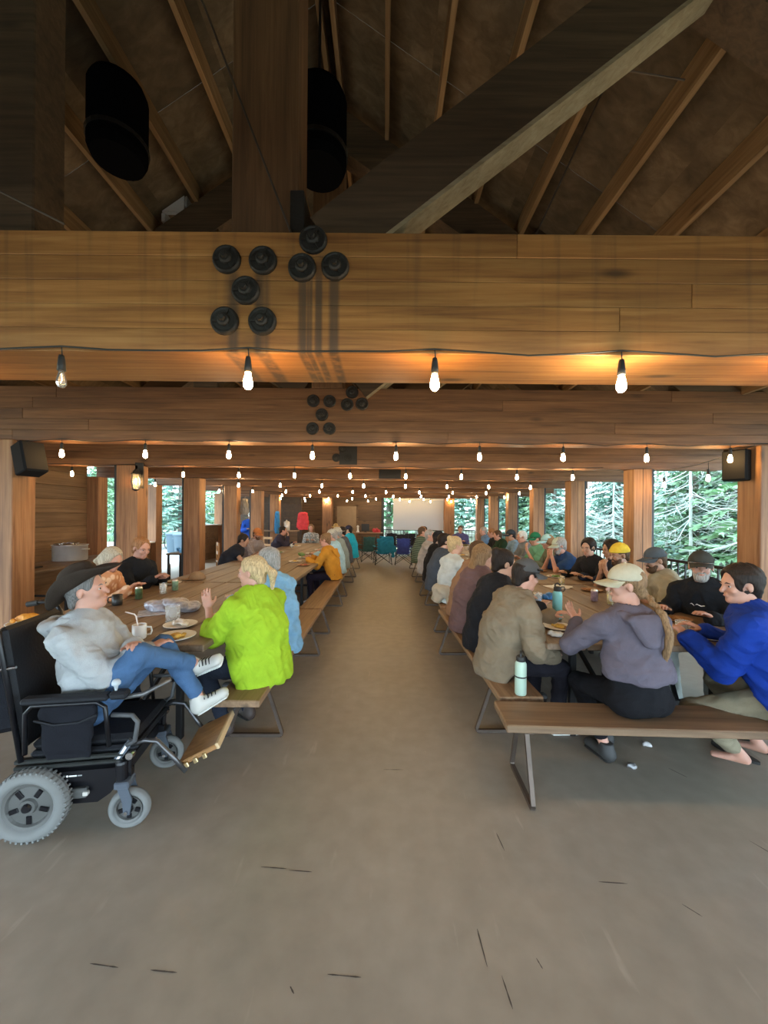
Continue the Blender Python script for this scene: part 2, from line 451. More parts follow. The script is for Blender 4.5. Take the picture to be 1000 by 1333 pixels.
for i in range(1, 9):
    y0, y1 = spans(i)
    root = thing('roof_beam', ['', 'honey coloured laminated tie beam with large bolts, foremost in the hall',
                 'second laminated tie beam with eight bolts and rust stains', 'third laminated tie beam with a dark plate at its middle',
                 'fourth laminated tie beam across the hall', 'fifth laminated tie beam across the hall', 'sixth laminated tie beam across the hall',
                 'seventh laminated tie beam across the hall', 'last laminated tie beam before the back wall'][i], 'beam', (0, 0, 0))
    root['kind'] = 'structure'
    hh = (ZT - ZB) / nlam
    xr = 6.0 if i == 1 else XR
    for k in range(nlam):
        zz = ZB + k * hh
        cuts = [XL, xr] if i > 2 else [XL, -3.6 + rb.random() * 3 - 1.2, 1.6 + rb.random() * 3 - 1, xr]
        for q in range(len(cuts) - 1):
            d = rb.uniform(0, 0.003)
            b = MB().cbox(cuts[q] + 0.001, y0 + d, zz + 0.0008, cuts[q + 1] - 0.001, y1, zz + hh - 0.0008, 0.0025)
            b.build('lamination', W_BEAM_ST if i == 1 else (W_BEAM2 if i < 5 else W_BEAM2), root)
    if i <= 3:
        for px, py in ((293, 340), (340, 341), (318, 380), (291, 420), (340, 420), (405, 314), (391, 350), (434, 348)):
            X = (px - 500) * 1.89 / 500; Z = 1.6 + (672 - py) * 1.89 / 500
            link('bolt_washer', WASH, root, (X, y0, Z))
    if i == 3:
        MB().cbox(-0.74, y0 - 0.012, 2.44, -0.45, y0 + 0.005, 2.74, 0.004).build('steel_plate', DARKIRON, root)
    if i == 4:
        MB().cbox(-0.12, y0 - 0.012, 2.42, 0.36, y0 + 0.005, 2.62, 0.004).build('steel_plate', DARKIRON, root)

# posts in two rows, plus the outer row on the kitchen side
PX = 4.05
post_lab = {1: 'first', 2: 'second', 3: 'third', 4: 'fourth', 5: 'fifth', 6: 'sixth', 7: 'seventh', 8: 'eighth'}
for i in range(1, 9):
    yb = S * i + 0.21
    for sgn, side in ((-1, 'kitchen'), (1, 'railing')):
        if i == 1 and sgn < 0: pass
        x0, x1 = (PX, PX + 0.30) if sgn > 0 else (-PX - 0.30, -PX + 0.05)
        r = thing('post', '%s heavy timber post under its tie beam on the %s side' % (post_lab[i], side), 'post', (0, 0, 0)); r['kind'] = 'structure'
        MB().cbox(x0, yb - 0.28, 0, x1, yb, ZB, 0.008).build('shaft', W_POST, r)
        xo = (x1, x1 + 0.055) if sgn > 0 else (x0 - 0.055, x0)
        MB().cbox(xo[0], yb - 0.25, 0, xo[1], yb - 0.15, ZB, 0.004).build('steel_strap', BLACK, r)
        if sgn > 0:
            MB().box(x0 + 0.145, yb - 0.284, 0, x0 + 0.15, yb - 0.27, ZB).build('seam', BLACK, r)
for k, Y in enumerate((4.35, 8.5, 10.6, 12.7, 14.8, 16.9)):
    r = thing('post', 'outer timber post, number %d along the kitchen side wall line' % (k + 1), 'post'); r['kind'] = 'structure'
    MB().cbox(-6.42, Y - 0.28, 0, -6.12, Y, ZB, 0.008).build('shaft', W_POST, r)
for k, (x0, x1) in enumerate(((-2.72, -2.3), (2.68, 3.1))):
    r = thing('post', ['thick timber post by the plank back wall', 'thick timber post beside the projection screen'][k], 'post'); r['kind'] = 'structure'
    MB().cbox(x0, 16.9, 0, x1, 17.3, ZB, 0.01).build('shaft', W_POST, r)

# ------------------------------------------------------------------ roof
RX, RZ, SL = -0.55, 1.6 + 4.69, 0.70       # ridge position, height, slope
XE_R, XE_L = 4.2, -5.3
def roofz(x): return RZ - SL * abs(x - RX)
ce = thing('ceiling', 'sloping plywood roof sheathing on pine purlins', 'ceiling'); ce['kind'] = 'structure'
ang = math.atan(SL)
Y0, Y1 = -4.4, 19.2
def slab(x0, x1, ya, yb, name='sheathing_panel', m=W_PLY, z=roofz, th=0.02):
    za, zb = z(x0), z(x1)
    MB().add([(x0, ya, za), (x1, ya, zb), (x1, yb, zb), (x0, yb, za), (x0, ya, za + th), (x1, ya, zb + th), (x1, yb, zb + th), (x0, yb, za + th)],
             [(0, 3, 2, 1), (4, 5, 6, 7), (0, 1, 5, 4), (1, 2, 6, 5), (2, 3, 7, 6), (3, 0, 4, 7)]).build(name, m, ce)
SKX, SKY = (-2.47, -2.23), (4.25, 4.5)       # little roof light on the kitchen side
nY = 12
for j in range(nY):
    ya = Y0 + (Y1 - Y0) * j / nY; yb = Y0 + (Y1 - Y0) * (j + 1) / nY
    for sgn in (1, -1):
        xe = XE_R if sgn > 0 else XE_L
        nx = 5
        for k in range(nx):
            xa = RX + (xe - RX) * k / nx; xb = RX + (xe - RX) * (k + 1) / nx
            lo, hi = min(xa, xb), max(xa, xb)
            if lo < SKX[0] and hi > SKX[1] and ya < SKY[0] and yb > SKY[1]:
                slab(lo, SKX[0], ya, yb); slab(SKX[1], hi, ya, yb); slab(SKX[0], SKX[1], ya, SKY[0]); slab(SKX[0], SKX[1], SKY[1], yb)
            else:
                slab(lo, hi, ya + 0.002, yb - 0.002)
# shallower outer wings of the roof
zl = roofz(XE_R); 
slab(XE_R, 6.4, Y0, Y1, 'eave_sheathing', W_PLY, lambda x: zl + 0.03 - 0.10 * (x - XE_R))
zk = roofz(XE_L)
slab(-7.2, XE_L, Y0, Y1, 'eave_sheathing', W_PLY, lambda x: zk + 0.06 + 0.08 * (x - XE_L))
for sgn in (1, -1):
    k = 0
    x = RX + sgn * 0.06
    while (x < XE_R - 0.1 if sgn > 0 else x > XE_L + 0.1):
        z = roofz(x)
        MB().box(x - 0.022, Y0, z - 0.20, x + 0.022, Y1, z - 0.012).build('purlin', W_PURLIN, ce)
        x += sgn * 0.49
for x in (4.7, 5.2, 5.75):
    MB().box(x - 0.03, Y0, zl - 0.10 - 0.10 * (x - XE_R), x + 0.03, Y1, zl + 0.02 - 0.10 * (x - XE_R)).build('purlin', W_PURLIN, ce)
sk = tag(thing('window_1', 'small white-framed roof light high on the kitchen side', 'window'), kind='structure')
WHT = mat('white_paint', (0.75, 0.75, 0.73), 0.6)
zs = [roofz(SKX[0]), roofz(SKX[1])]
for (xa, xb, ya, yb) in ((SKX[0] - .02, SKX[0] + .02, SKY[0], SKY[1]), (SKX[1] - .02, SKX[1] + .02, SKY[0], SKY[1]), (SKX[0], SKX[1], SKY[0] - .02, SKY[0] + .02), (SKX[0], SKX[1], SKY[1] - .02, SKY[1] + .02)):
    c = (roofz((xa + xb) / 2))
    MB().box(xa, ya, c - 0.1, xb, yb, c + 0.1).build('window_frame', WHT, sk)
GLASS = mat('clear_glass', (0.95, 0.97, 0.97), 0.03, trans=1.0)
MB().box(SKX[0], SKY[0], zs[0] + 0.02, SKX[1], SKY[1], zs[0] + 0.026).build('pane', mat('skylight_pane', (0.9, 0.95, 1.0), 0.1, alpha=0.12), sk)

# trusses: rafters, king post, struts
def truss(i, lab):
    y0, y1 = spans(i); yc = (y0 + y1) / 2
    r = thing('roof_truss', lab, 'truss'); r['kind'] = 'structure'
    w = 0.22
    off, dep = (0.012, 0.24) if i == 1 else (0.19, 0.46)
    for sgn in (1, -1):
        e1, e0 = (RZ - off - ZT) / SL, (RZ - off - dep - ZT) / SL
        pts = [(RX, RZ - off), (RX + sgn * e1, ZT), (RX + sgn * e0, ZT), (RX, RZ - off - dep)]
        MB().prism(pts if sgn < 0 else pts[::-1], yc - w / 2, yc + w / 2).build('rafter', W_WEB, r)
    MB().cbox(-0.80, yc - 0.12, ZT - (0.0), -0.46, yc + 0.12, RZ - off - 0.3, 0.008).build('king_post', wood('king_%d' % i, (0.075, 0.032, 0.012), (0.14, 0.064, 0.025), (0.20, 0.098, 0.04), 'Z', rough=0.7), r)
    th = 0.34
    def strut(xa, za, xb, zb, name='strut', yo=0.0, t=th):
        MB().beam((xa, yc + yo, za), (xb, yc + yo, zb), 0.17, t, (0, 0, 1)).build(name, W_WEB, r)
    strut(-0.30, ZT + 0.02, 2.62, ZT + 0.02 + 2.92 * 0.79 - 0.02, yo=-0.04, t=0.30)
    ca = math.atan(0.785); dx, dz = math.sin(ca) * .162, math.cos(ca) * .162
    MB().beam((-0.30 + dx, yc - .04, ZT + .02 - dz), (2.62 + dx, yc - .04, ZT + 2.92 * .785 + .02 - dz), .168, .022).build('strut_edge', wood('bounce_edge_%d' % i, (.30, .21, .11), (.42, .31, .18), (.52, .41, .26), 'X', rough=.8, knots=False), r)  # added pale board, brightens the strut's underside where bounce light falls
    if i > 1: strut(-0.86, ZT + 0.04, -3.3, ZT + 0.04 + 2.44 * 0.62)
    MB().cbox(-2.10, yc - 0.1, ZT, -1.84, yc + 0.1, roofz(-2.0) - 0.5, 0.008).build('web_post', W_WEB, r)
    # steel tie rods
    MB().tube([(-0.48, yc - 0.16, ZT + 0.03), (-0.93, yc - 0.16, ZT + 1.18), (-1.4, yc - 0.16, roofz(-1.4) - 0.6)], 0.006, 6).build('tie_rod', STEEL, r)
    if i == 1:
        MB().tube([(0.78, yc + 0.16, ZT + 0.05), (1.33, yc + 0.16, ZT + 1.25), (1.75, yc + .16, roofz(1.75) - .5)], 0.006, 6).build('tie_rod', STEEL, r)
        MB().tube([(-1.55, yc - 0.25, ZT), (-2.4, yc - 0.25, ZT + .42)], 0.005, 6).build('tie_rod', STEEL, r)
        MB().cbox(-0.49, yc - 0.15, ZT + 0.02, -0.42, yc + 0.15, ZT + 0.26, 0.004).build('gusset_plate', DARKIRON, r)
        MB().tube([(-0.44, yc + .1, ZT + 0.17), (-0.18, yc + .1, ZT + 0.18)], 0.008, 6).build('tie_rod', STEEL, r)
    else:
        MB().prism([(-0.42, ZT + 0.35), (-0.42, ZT + 1.05), (0.5, ZT + 0.42)], yc - 0.05, yc - 0.03).build('plywood_gusset', W_PLY, r)
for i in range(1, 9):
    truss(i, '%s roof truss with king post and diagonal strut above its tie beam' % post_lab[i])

# ------------------------------------------------------------------ walls
wl = tag(thing('wall_left', 'brown horizontal board wall behind the serving counter', 'wall'), kind='structure')
nb = 13
for k in range(nb):
    z0 = 3.5 * k / nb; z1 = 3.5 * (k + 1) / nb
    MB().cbox(-6.40, 3.0, z0 + 0.002, -6.36 + (0.004 if k % 2 else 0), 8.22, z1 - 0.002, 0.004).build('board', W_WALL, wl)
MB().box(-6.46, 3.0, 0, -6.41, 8.22, 3.5).build('backing', BLACK, wl)
hw = tag(thing('wall_left_low', 'dark waist-high board wall between the outer posts', 'wall'), kind='structure')
for (ya, yb, zt) in ((8.5, 10.32, 0.84), (12.7, 14.52, 1.22), (14.8, 16.62, 1.22)):
    nn = 5
    for k in range(nn):
        MB().cbox(-6.30, ya, zt * k / nn + .002, -6.26, yb, zt * (k + 1) / nn - .002, 0.004).build('board', W_WALLX, hw)
    MB().cbox(-6.42, ya, zt, -6.14, yb, zt + 0.035, 0.004).build('sill', mat('sill_grey', (0.5, 0.5, 0.48), .7), hw)
bw = tag(thing('wall_back', 'dark brown plank back wall with a closed door', 'wall'), kind='structure')
nb = 13
for k in range(nb):
    z0 = 3.0 * k / nb; z1 = 3.0 * (k + 1) / nb
    MB().cbox(-6.4, 18.0, z0 + 0.003, -0.10, 18.05 - (k % 2) * 0.006, z1 - 0.003, 0.006).build('board', W_WALLX, bw)
MB().box(-6.4, 18.05, 0, -0.06, 18.09, 3.0).build('backing', BLACK, bw)
MB().cbox(-0.12, 17.94, 0, 0.0, 18.06, 3.0, 0.005).build('corner_post', BLACK, bw)
for k in range(4):
    MB().cbox(-6.4, 18.0, 3.0 + k * 0.75 + 0.004, 6.0, 18.05, 3.75 + k * 0.75 - 0.004, 0.005).build('gable_board', W_WALLX, bw)
dr = tag(thing('door_1', 'plain tan door panel in the plank back wall', 'door'), kind='structure')
MB().cbox(-2.2, 17.955, 0.02, -1.3, 18.0, 2.05, 0.004).build('door_leaf', mat('door_tan', (0.24, 0.165, 0.095), 0.6, var=.08), dr)
MB().tube([(-1.4, 17.94, 1.0), (-1.4, 17.9, 1.0), (-1.5, 17.9, 1.0)], 0.012, 6).build('door_handle', STEEL, dr)
for (a, b2) in ((-2.28, -2.2), (-1.3, -1.22)):
    MB().box(a, 17.96, 0, b2, 18.0, 2.13).build('door_frame', W_WALLX, dr)
MB().box(-2.28, 17.96, 2.05, -1.22, 18.0, 2.13).build('door_frame', W_WALLX, dr)
# dark shed wall at the back of the kitchen bays
kw = tag(thing('wall_kitchen', 'dark kitchen partition behind the far posts', 'wall'), kind='structure')
for k in range(8):
    MB().cbox(-6.2, 16.55, 0.3 * k + .003, -3.55, 16.6, 0.3 * (k + 1) - .003, 0.005).build('board', mat('dark_board', (0.055, 0.035, 0.022), .75, var=.2), kw)

# ------------------------------------------------------------------ railing on the forest side
rail = thing('railing', 'black metal railing along the open forest side', 'railing')
def rail_run(p0, p1, root):
    p0 = Vector(p0); p1 = Vector(p1); L_ = (p1 - p0).length; n = int(L_ / 0.14)
    d = (p1 - p0) / n
    rm = MB().beam(p0 + Vector((0, 0, 0.95)), p1 + Vector((0, 0, 0.95)), 0.05, 0.04); rm.build('top_rail', BLACK, root)
    MB().beam(p0 + Vector((0, 0, 0.1)), p1 + Vector((0, 0, 0.1)), 0.03, 0.03).build('bottom_rail', BLACK, root)
    bal = rail_run.bal
    for i in range(n + 1):
        link('baluster', bal, root, p0 + d * i)
rail_run.bal = MB().box(-0.009, -0.009, 0.1, 0.009, 0.009, 0.94).mesh('baluster', BLACK)
rail_run((4.5, 1.5, 0), (4.5, 18.4, 0), rail)
rail2 = thing('railing', 'black metal railing beside and behind the projection screen', 'railing')
rail_run((-0.05, 18.6, 0), (4.4, 18.6, 0), rail2)

# the entrance end of the hall, behind the photographer
ew = tag(thing('wall_front', 'board gable over the open entrance end', 'wall'), kind='structure')
for k in range(6):
    MB().cbox(-7.0, -4.4, 2.4 + k * 0.7, 6.2, -4.34, 3.1 + k * 0.7 - 0.004, 0.005).build('gable_board', W_WALLX, ew)
for i in range(-2, 1):
    root = thing('roof_beam', 'laminated tie beam over the entrance bays, number %d from the entrance' % (i + 3), 'beam'); root['kind'] = 'structure'
    for k in range(nlam):
        hh = (ZT - ZB) / nlam
        MB().cbox(XL, S * i, ZB + k * hh + .001, XR, S * i + .21, ZB + (k + 1) * hh - .001, 0.0025).build('lamination', W_BEAM2, root)
    for sgn in (-1, 1):
        r = thing('post', 'timber post of the entrance bays, number %d on the %s side' % (i + 3, 'railing' if sgn > 0 else 'kitchen'), 'post'); r['kind'] = 'structure'
        MB().cbox(sgn * 4.2 - .15, S * i - .07, 0, sgn * 4.2 + .15, S * i + .21, ZB, 0.008).build('shaft', W_POST, r)
# ------------------------------------------------------------------ string lights
RUBBER = mat('black_rubber', (0.015, 0.014, 0.013), 0.6)
BULB_W = mat('bulb_warm', (1, 0.75, 0.4), 0.2, emit=((1.0, 0.60, 0.22), BULB))
BULB_B = mat('bulb_bright', (1, 0.9, 0.7), 0.2, emit=((1.0, 0.80, 0.50), BULB * 2.6))
BULB_OFF = mat('bulb_clear', (0.9, 0.92, 0.92), 0.05, trans=0.9)
FILA = mat('filament_glow', (1, 0.7, 0.3), 0.3, emit=((1.0, 0.65, 0.3), 25))
sock_me = MB().lathe([(0.0, 0.075), (0.011, 0.075), (0.014, 0.06), (0.017, 0.03), (0.019, 0.0), (0.015, -0.002), (0.0, -0.002)], 12).mesh('socket', RUBBER, True)
def bulb_mesh(name, m):
    return MB().lathe([(0.0, 0.004), (0.012, 0.002), (0.0145, -0.012), (0.019, -0.03), (0.0225, -0.048), (0.021, -0.066), (0.013, -0.079), (0.0, -0.083)], 12).mesh(name, m, True)
bulb_w, bulb_b, bulb_off = bulb_mesh('bulb', BULB_W), bulb_mesh('bulb', BULB_B), bulb_mesh('bulb', BULB_OFF)
fil_me = MB().tube([(0, 0, 0), (0.005, 0, -0.03), (-0.005, 0, -0.05), (0.003, 0, -0.03), (0, 0.003, -0.01)], 0.0012, 4).mesh('filament', FILA)
ordn = ['', 'first', 'second', 'third', 'fourth', 'fifth', 'sixth', 'seventh', 'eighth']
rl = random.Random(5)
def string_light(label, pts, bulbs, drop=0.045):
    """pts: the cable's path; bulbs: (point, kind)"""
    r = thing('string_light', label, 'string light', group=None)
    MB().tube(pts, 0.0045, 5).build('cable', RUBBER, r)
    for (x, y, z), kind in bulbs:
        MB().tube([(x, y, z), (x + .003, y, z - drop)], 0.003, 4).build('drop_wire', RUBBER, r)
        so = link('socket', sock_me, r, (x, y, z - drop - 0.07))
        bu = link('bulb', {'w': bulb_w, 'b': bulb_b, 'o': bulb_off}[kind], so, (0, 0, -0.002))
        if kind == 'o': link('filament', fil_me, so, (0, 0, -0.01))
phase = {1: 0.242, 2: 0.125, 3: 0.35, 4: 0.46, 5: 0.05, 6: 0.3, 7: 0.6, 8: 0.2}
for i in range(1, 9):
    y = spans(i)[0] - 0.018
    xs = [phase[i] + 0.91 * k for k in range(-7, 6)]
    xs = [x for x in xs if -5.6 < x < (3.95 if i > 1 else 5.5)]
    pts = []; bl = []
    zc = ZB + 0.012
    for q, x in enumerate(xs):
        pts.append((x, y, zc + 0.004))
        kd = 'w'
        if i == 1: kd = {-1: 'o', 0: 'w', 1: 'b'}.get(round((x - 0.242) / 0.91), 'w')
        if i == 1 and round((x - 0.242) / 0.91) == -2: kd = 'o'
        if i == 1 and round((x - 0.242) / 0.91) == -1: kd = 'w'
        if i == 2: kd = 'b' if round((x - 0.125) / 0.91) in (0, -2) else 'w'
        if i > 2: kd = 'b' if rl.random() < 0.3 else 'w'
        bl.append(((x, y, zc), kd))
        if q < len(xs) - 1:
            for t in (0.25, 0.5, 0.75):
                pts.append((x + 0.91 * t, y - 0.004, zc - 0.022 * math.sin(math.pi * t) * rl.uniform(.5, 1.2)))
    pts = [(max(XL, pts[0][0] - .9), y, zc + .01)] + pts + [(min(pts[-1][0] + .5, XR), y, zc + .012)]
    string_light('warm string lights hung along the %s tie beam' % ordn[i], pts, bl)
string_light('short string of lights slung outdoors between the second and third railing-side posts', [(4.0, 4.15, 2.40), (4.15, 4.7, 2.36), (4.24, 5.2, 2.33), (4.3, 5.9, 2.33), (4.38, 6.3, 2.38)],
             [((4.2, 4.98, 2.34), 'w'), ((4.3, 5.9, 2.33), 'w')], 0.10)

# lantern on the kitchen-side post
ln = thing('wall_lantern', 'lit glass lantern mounted on a kitchen-side post', 'lantern', (-3.98, 6.15, 2.12))
MB().cbox(-0.07, 0.08, -0.1, 0.07, 0.1, 0.32, .004).build('back_plate', DARKIRON, ln)
MB().lathe([(0.0, 0.20), (0.03, 0.19), (0.085, 0.13), (0.085, 0.12), (0.0, 0.12)], 4).build('cap', DARKIRON, ln)
MB().lathe([(0.06, 0.12), (0.07, 0.0), (0.05, -0.12)], 12).build('glass', mat('lantern_glass', (0.9, 0.85, 0.75), 0.15, trans=0.9), ln, smooth=True)
link('bulb', bulb_w, ln, (0, 0, 0.05))
MB().lathe([(0.0, -0.15), (0.03, -0.14), (0.055, -0.12), (0.0, -0.115)], 8).build('base', DARKIRON, ln)
MB().tube([(0, 0.08, .1), (0, 0.03, .22), (0, 0, .19)], 0.008, 6).build('arm', DARKIRON, ln)

# loudspeakers under the second beam
def speaker(label, loc, tilt, rotz):
    r = thing('loudspeaker', label, 'speaker', loc, rotz)
    T = Matrix.Rotation(tilt, 4, 'X')
    MB().cbox(-0.11, -0.09, -0.17, 0.11, 0.10, 0.17, 0.012, T).build('cabinet', mat('speaker_black', (0.012, 0.012, 0.013), 0.8, spec=.1), r)
    MB().cbox(-0.10, -0.105, -0.16, 0.10, -0.09, 0.16, 0.005, T).build('grille', mat('speaker_grille', (0.012, 0.012, 0.013), 0.8, spec=.1), r)
    MB().tube([(0, 0.09, 0), (0, 0.2, 0.03)], 0.014, 6).build('bracket', BLACK, r)
speaker('black tilted loudspeaker on the kitchen-side post', (-3.84, 4.16, 2.19), R(-18), R(68))
speaker('black loudspeaker on the railing-side post under the second beam', (3.97, 4.32, 2.20), R(0), R(-60))

# black drums hung in the roof
def drum(label, loc, s, group):
    r = thing('hanging_drum', label, 'drum', loc)
    MB().lathe([(0, .34 * s), (.06 * s, .34 * s), (.09 * s, .30 * s), (.19 * s, .26 * s), (.215 * s, .2 * s), (.215 * s, -.28 * s), (.19 * s, -.34 * s), (0, -.34 * s)], 24).build('housing', mat('soot_black', (0.004, 0.004, 0.005), .9, spec=.0), r, smooth=False)
    MB().lathe([(.216 * s, -.22 * s), (.226 * s, -.22 * s), (.226 * s, -.19 * s), (.216 * s, -.19 * s)], 24).build('rim', BLACK, r)
    MB().tube([(0, 0, .33 * s), (0, 0, .33 * s + 1.0)], 0.012, 6).build('hanger_rod', BLACK, r)
drum('big black cylindrical drum hanging behind the king post', (-0.53, 3.0, 4.62), 1.0, None)
drum('black drum hanging in the dark roof on the kitchen side', (-2.10, 3.0, 4.68), 0.95, None)

# ------------------------------------------------------------------ tables and benches
TW, TLEN = 1.62, 2.30
def make_table(label, loc, rotz, group):
    r = thing('picnic_table', label, 'table', loc, rotz, group)
    n = 6; w = TW / n
    for k in range(n):
        MB().cbox(k * w + 0.006, 0.004, 0.715, (k + 1) * w - 0.006, TLEN - 0.004, 0.76, 0.006).build('plank', W_TABLE, r)
    for y in (0.28, TLEN - 0.28):
        MB().cbox(0.05, y - .04, 0.67, TW - 0.05, y + .04, 0.715, .004).build('cross_rail', BLACK, r)
        for x in (0.30, TW - 0.30):
            MB().cbox(x - 0.022, y - 0.022, 0, x + 0.022, y + 0.022, 0.67, .004).build('leg', BLACK, r)
        MB().cbox(0.32, y - .016, 0.24, TW - 0.32, y + .016, 0.275, .003).build('stretcher', BLACK, r)
        s = 1 if y < 1 else -1
        MB().beam((TW / 2 - .25, y, 0.26), (TW / 2 - .38, y + s * 0.42, 0.69), .025, .025).build('brace', BLACK, r)
        MB().beam((TW / 2 + .25, y, 0.26), (TW / 2 + .38, y + s * 0.42, 0.69), .025, .025).build('brace', BLACK, r)
    return r
XT_L = -1.15 - TW
tl = ['nearest the wheelchair', 'second in its row', 'third in its row', 'at the far end of its row']
t0 = make_table('long plank table beside the wheelchair, first of the kitchen-side row', (XT_L, 2.47, 0), 0, 'kitchen-side tables')
names = ['', 'second plank table of the kitchen-side row', 'third plank table of the kitchen-side row', 'last plank table of the kitchen-side row']
for k in range(1, 4): dup(t0, (XT_L, 2.47 + k * (TLEN + 0.03), 0), 0, names[k])
RT = R(-1.5)
def rtp(u, v):   # right table row frame: u across from its aisle edge, v along
    return (1.09 + u * math.cos(RT) - v * math.sin(RT), 2.56 + u * math.sin(RT) + v * math.cos(RT))
names = ['plank table next to the cross bench, first of the railing-side row', 'second plank table of the railing-side row', 'third plank table of the railing-side row', 'last plank table of the railing-side row']
for k in range(4):
    x, y = rtp(0, k * (TLEN + 0.03)); dup(t0, (x, y, 0), RT, names[k], 'railing-side tables')

def make_bench(label, loc, rotz, group, L_=2.36, inset=0.38):
    r = thing('bench', label, 'bench', loc, rotz, group)
    MB().cbox(0, -0.145, 0.395, L_, 0.145, 0.44, 0.006).build('seat', W_BENCH, r)
    for x in (inset, L_ - inset):
        MB().cbox(x - .03, -0.13, 0.383, x + .03, 0.13, 0.395, .002).build('seat_bracket', STEEL, r)
        pts = [(x, -0.07, 0.385), (x, -0.19, 0.03), (x, -0.185, 0.014), (x, -0.17, 0.012), (x, 0.17, 0.012), (x, 0.185, 0.014), (x, 0.19, 0.03), (x, 0.07, 0.385)]
        b = MB()
        for a, c in zip(pts[:-1], pts[1:]): b.beam(a, c, 0.022, 0.024, (1, 0, 0))
        b.build('leg', STEEL, r)
    return r
bl = ['first', 'second', 'third', 'last']
b0 = make_bench('first wooden bench on the aisle side of the kitchen-side tables', (-0.915, 2.40, 0), R(90), 'kitchen-side aisle benches')
for k in range(1, 4): dup(b0, (-0.915, 2.40 + k * 2.42, 0), R(90), '%s wooden bench on the aisle side of the kitchen-side tables' % bl[k])
for k in range(4): dup(b0, (-3.02, 2.75 + k * 2.40, 0), R(90), '%s wooden bench along the kitchen edge of the kitchen-side tables' % bl[k], 'kitchen-edge benches')
for k in range(4):
    a = R(91.5) if k == 0 else R(90) + RT
    x, y = (0.90, 2.48) if k == 0 else (0.87 + 0.02 * k, 2.52 + k * 2.42)
    dup(b0, (x, y, 0), a, '%s wooden bench on the aisle side of the railing-side tables' % bl[k], 'railing-side aisle benches')
for k in range(4):
    x, y = rtp(1.90, 0.35 + k * 2.38)
    dup(b0, (x, y, 0), R(90) + RT, '%s wooden bench along the railing edge of the railing-side tables' % bl[k], 'railing-edge benches')
make_bench('wooden bench across the head of the railing-side tables', (0.70, 2.285, 0), R(-2.0), None, 2.4, 0.13)

# ------------------------------------------------------------------ forest
BARK = mat('bark', (0.22, 0.19, 0.16), 0.9, bump=.5, bscale=14, var=.25)
BARK_P = mat('pale_bark', (0.48, 0.54, 0.51), 0.9, var=.2)
FOL1 = mat('needles_green', (0.155, 0.29, 0.155), 0.8, var=.45, vscale=1.1, rand=.25)
FOL2 = mat('needles_teal', (0.18, 0.32, 0.255), 0.8, var=.45, vscale=1.1, rand=.25)
def conifer(seed, h, spread, m, low=0.8):
    r_ = random.Random(seed); b = MB(); t = MB()
    t.tube([(0, 0, -0.6), (0, 0, h * .4), (0.05, 0.02, h)], [0.16, 0.11, 0.02], 7)
    z = low
    while z < h - 0.2:
        f = 1 - (z / h) ** 1.15; n = r_.randint(4, 6); a0 = r_.random() * 6.3
        for k in range(n):
            a = a0 + 6.283 * k / n + r_.uniform(-.3, .3); ln_ = spread * f * r_.uniform(.65, 1.1) + .15
            dr = r_.uniform(.15, .4); d = Vector((math.cos(a), math.sin(a), 0)); sd = Vector((-d.y, d.x, 0))
            t.tube([Vector((0, 0, z)), d * ln_ * .5 + Vector((0, 0, z - dr * ln_ * .25)), d * ln_ + Vector((0, 0, z - dr * ln_ * .75))], [.02, .012, .004], 3, cap=False)
            m_ = max(6, int(ln_ / .075))
            for q in range(1, m_ + 1):
                s = q / m_; p = d * ln_ * s + Vector((0, 0, z - dr * ln_ * .75 * s * s))
                for sg in (-1, 1):
                    tip = p + sd * sg * (.10 + .30 * ln_ / 2 * (1.15 - s)) * r_.uniform(.6, 1.2) + d * r_.uniform(.05, .22) + Vector((0, 0, r_.uniform(-.16, .04)))
                    wv = d * r_.uniform(.018, .04) + Vector((0, 0, r_.uniform(-.03, .03)))
                    mid = (p + tip) / 2 + Vector((0, 0, .03))
                    b.add([p - wv, mid - wv * 1.5, tip, mid + wv * 1.5, p + wv], [(0, 1, 2, 3, 4)])
        z += r_.uniform(.2, .34)
    return b.mesh('foliage', m), t.mesh('trunk', BARK)
kinds = [(conifer(1, 7.5, 1.7, FOL1), 'green conifer with drooping needle branches'), (conifer(2, 9.5, 2.1, FOL2), 'tall blue-green conifer'),
         (conifer(3, 4.5, 1.5, FOL1, .3), 'young bushy green conifer')]
def bare(seed, h):
    r_ = random.Random(seed); t = MB()
    t.tube([(0, 0, -1), (0.04, 0.03, h * .5), (0, 0.08, h)], [.05, .035, .01], 7)
    tw = MB()
    for k in range(64):
        z = r_.uniform(.1, h * .85); a = r_.random() * 6.28; ln_ = r_.uniform(.8, 2.1)
        d = Vector((math.cos(a), math.sin(a), 0)); bend = Vector((r_.uniform(-.4, .4), r_.uniform(-.4, .4), r_.uniform(-.3, .5)))
        P = [Vector((0, 0, z)) + d * ln_ * s + bend * (s * s * ln_ * .5) + Vector((0, 0, -.25 * ln_ * math.sin(s * 2.4))) for s in (0, .25, .5, .75, 1)]
        tw.tube(P, [.012, .010, .008, .006, .002], 4, cap=False)
        for q in range(7):
            s = r_.uniform(.25, .95); i0 = min(3, int(s * 4)); p = P[i0].lerp(P[i0 + 1], s * 4 - i0)
            dd = (d + Vector((r_.uniform(-1, 1), r_.uniform(-1, 1), r_.uniform(-.8, .5)))).normalized() * ln_ * r_.uniform(.2, .45)
            tw.tube([p, p + dd * .5 + Vector((0, 0, -.03)), p + dd + Vector((0, 0, r_.uniform(-.1, .06)))], [.006, .0045, .0015], 3, cap=False)
    return tw.mesh('twigs', BARK_P), t.mesh('trunk', BARK_P)
bares = [bare(21, 5.5), bare(22, 6.5)]
rf = random.Random(99)
def gz(x, y):
    z = -0.32
    if x > 8: z -= min(1.2, (x - 8) * 0.12)
    if x < -14: z += (-14 - x) * 0.07
    if y > 24: z += (y - 24) * 0.05
    return z
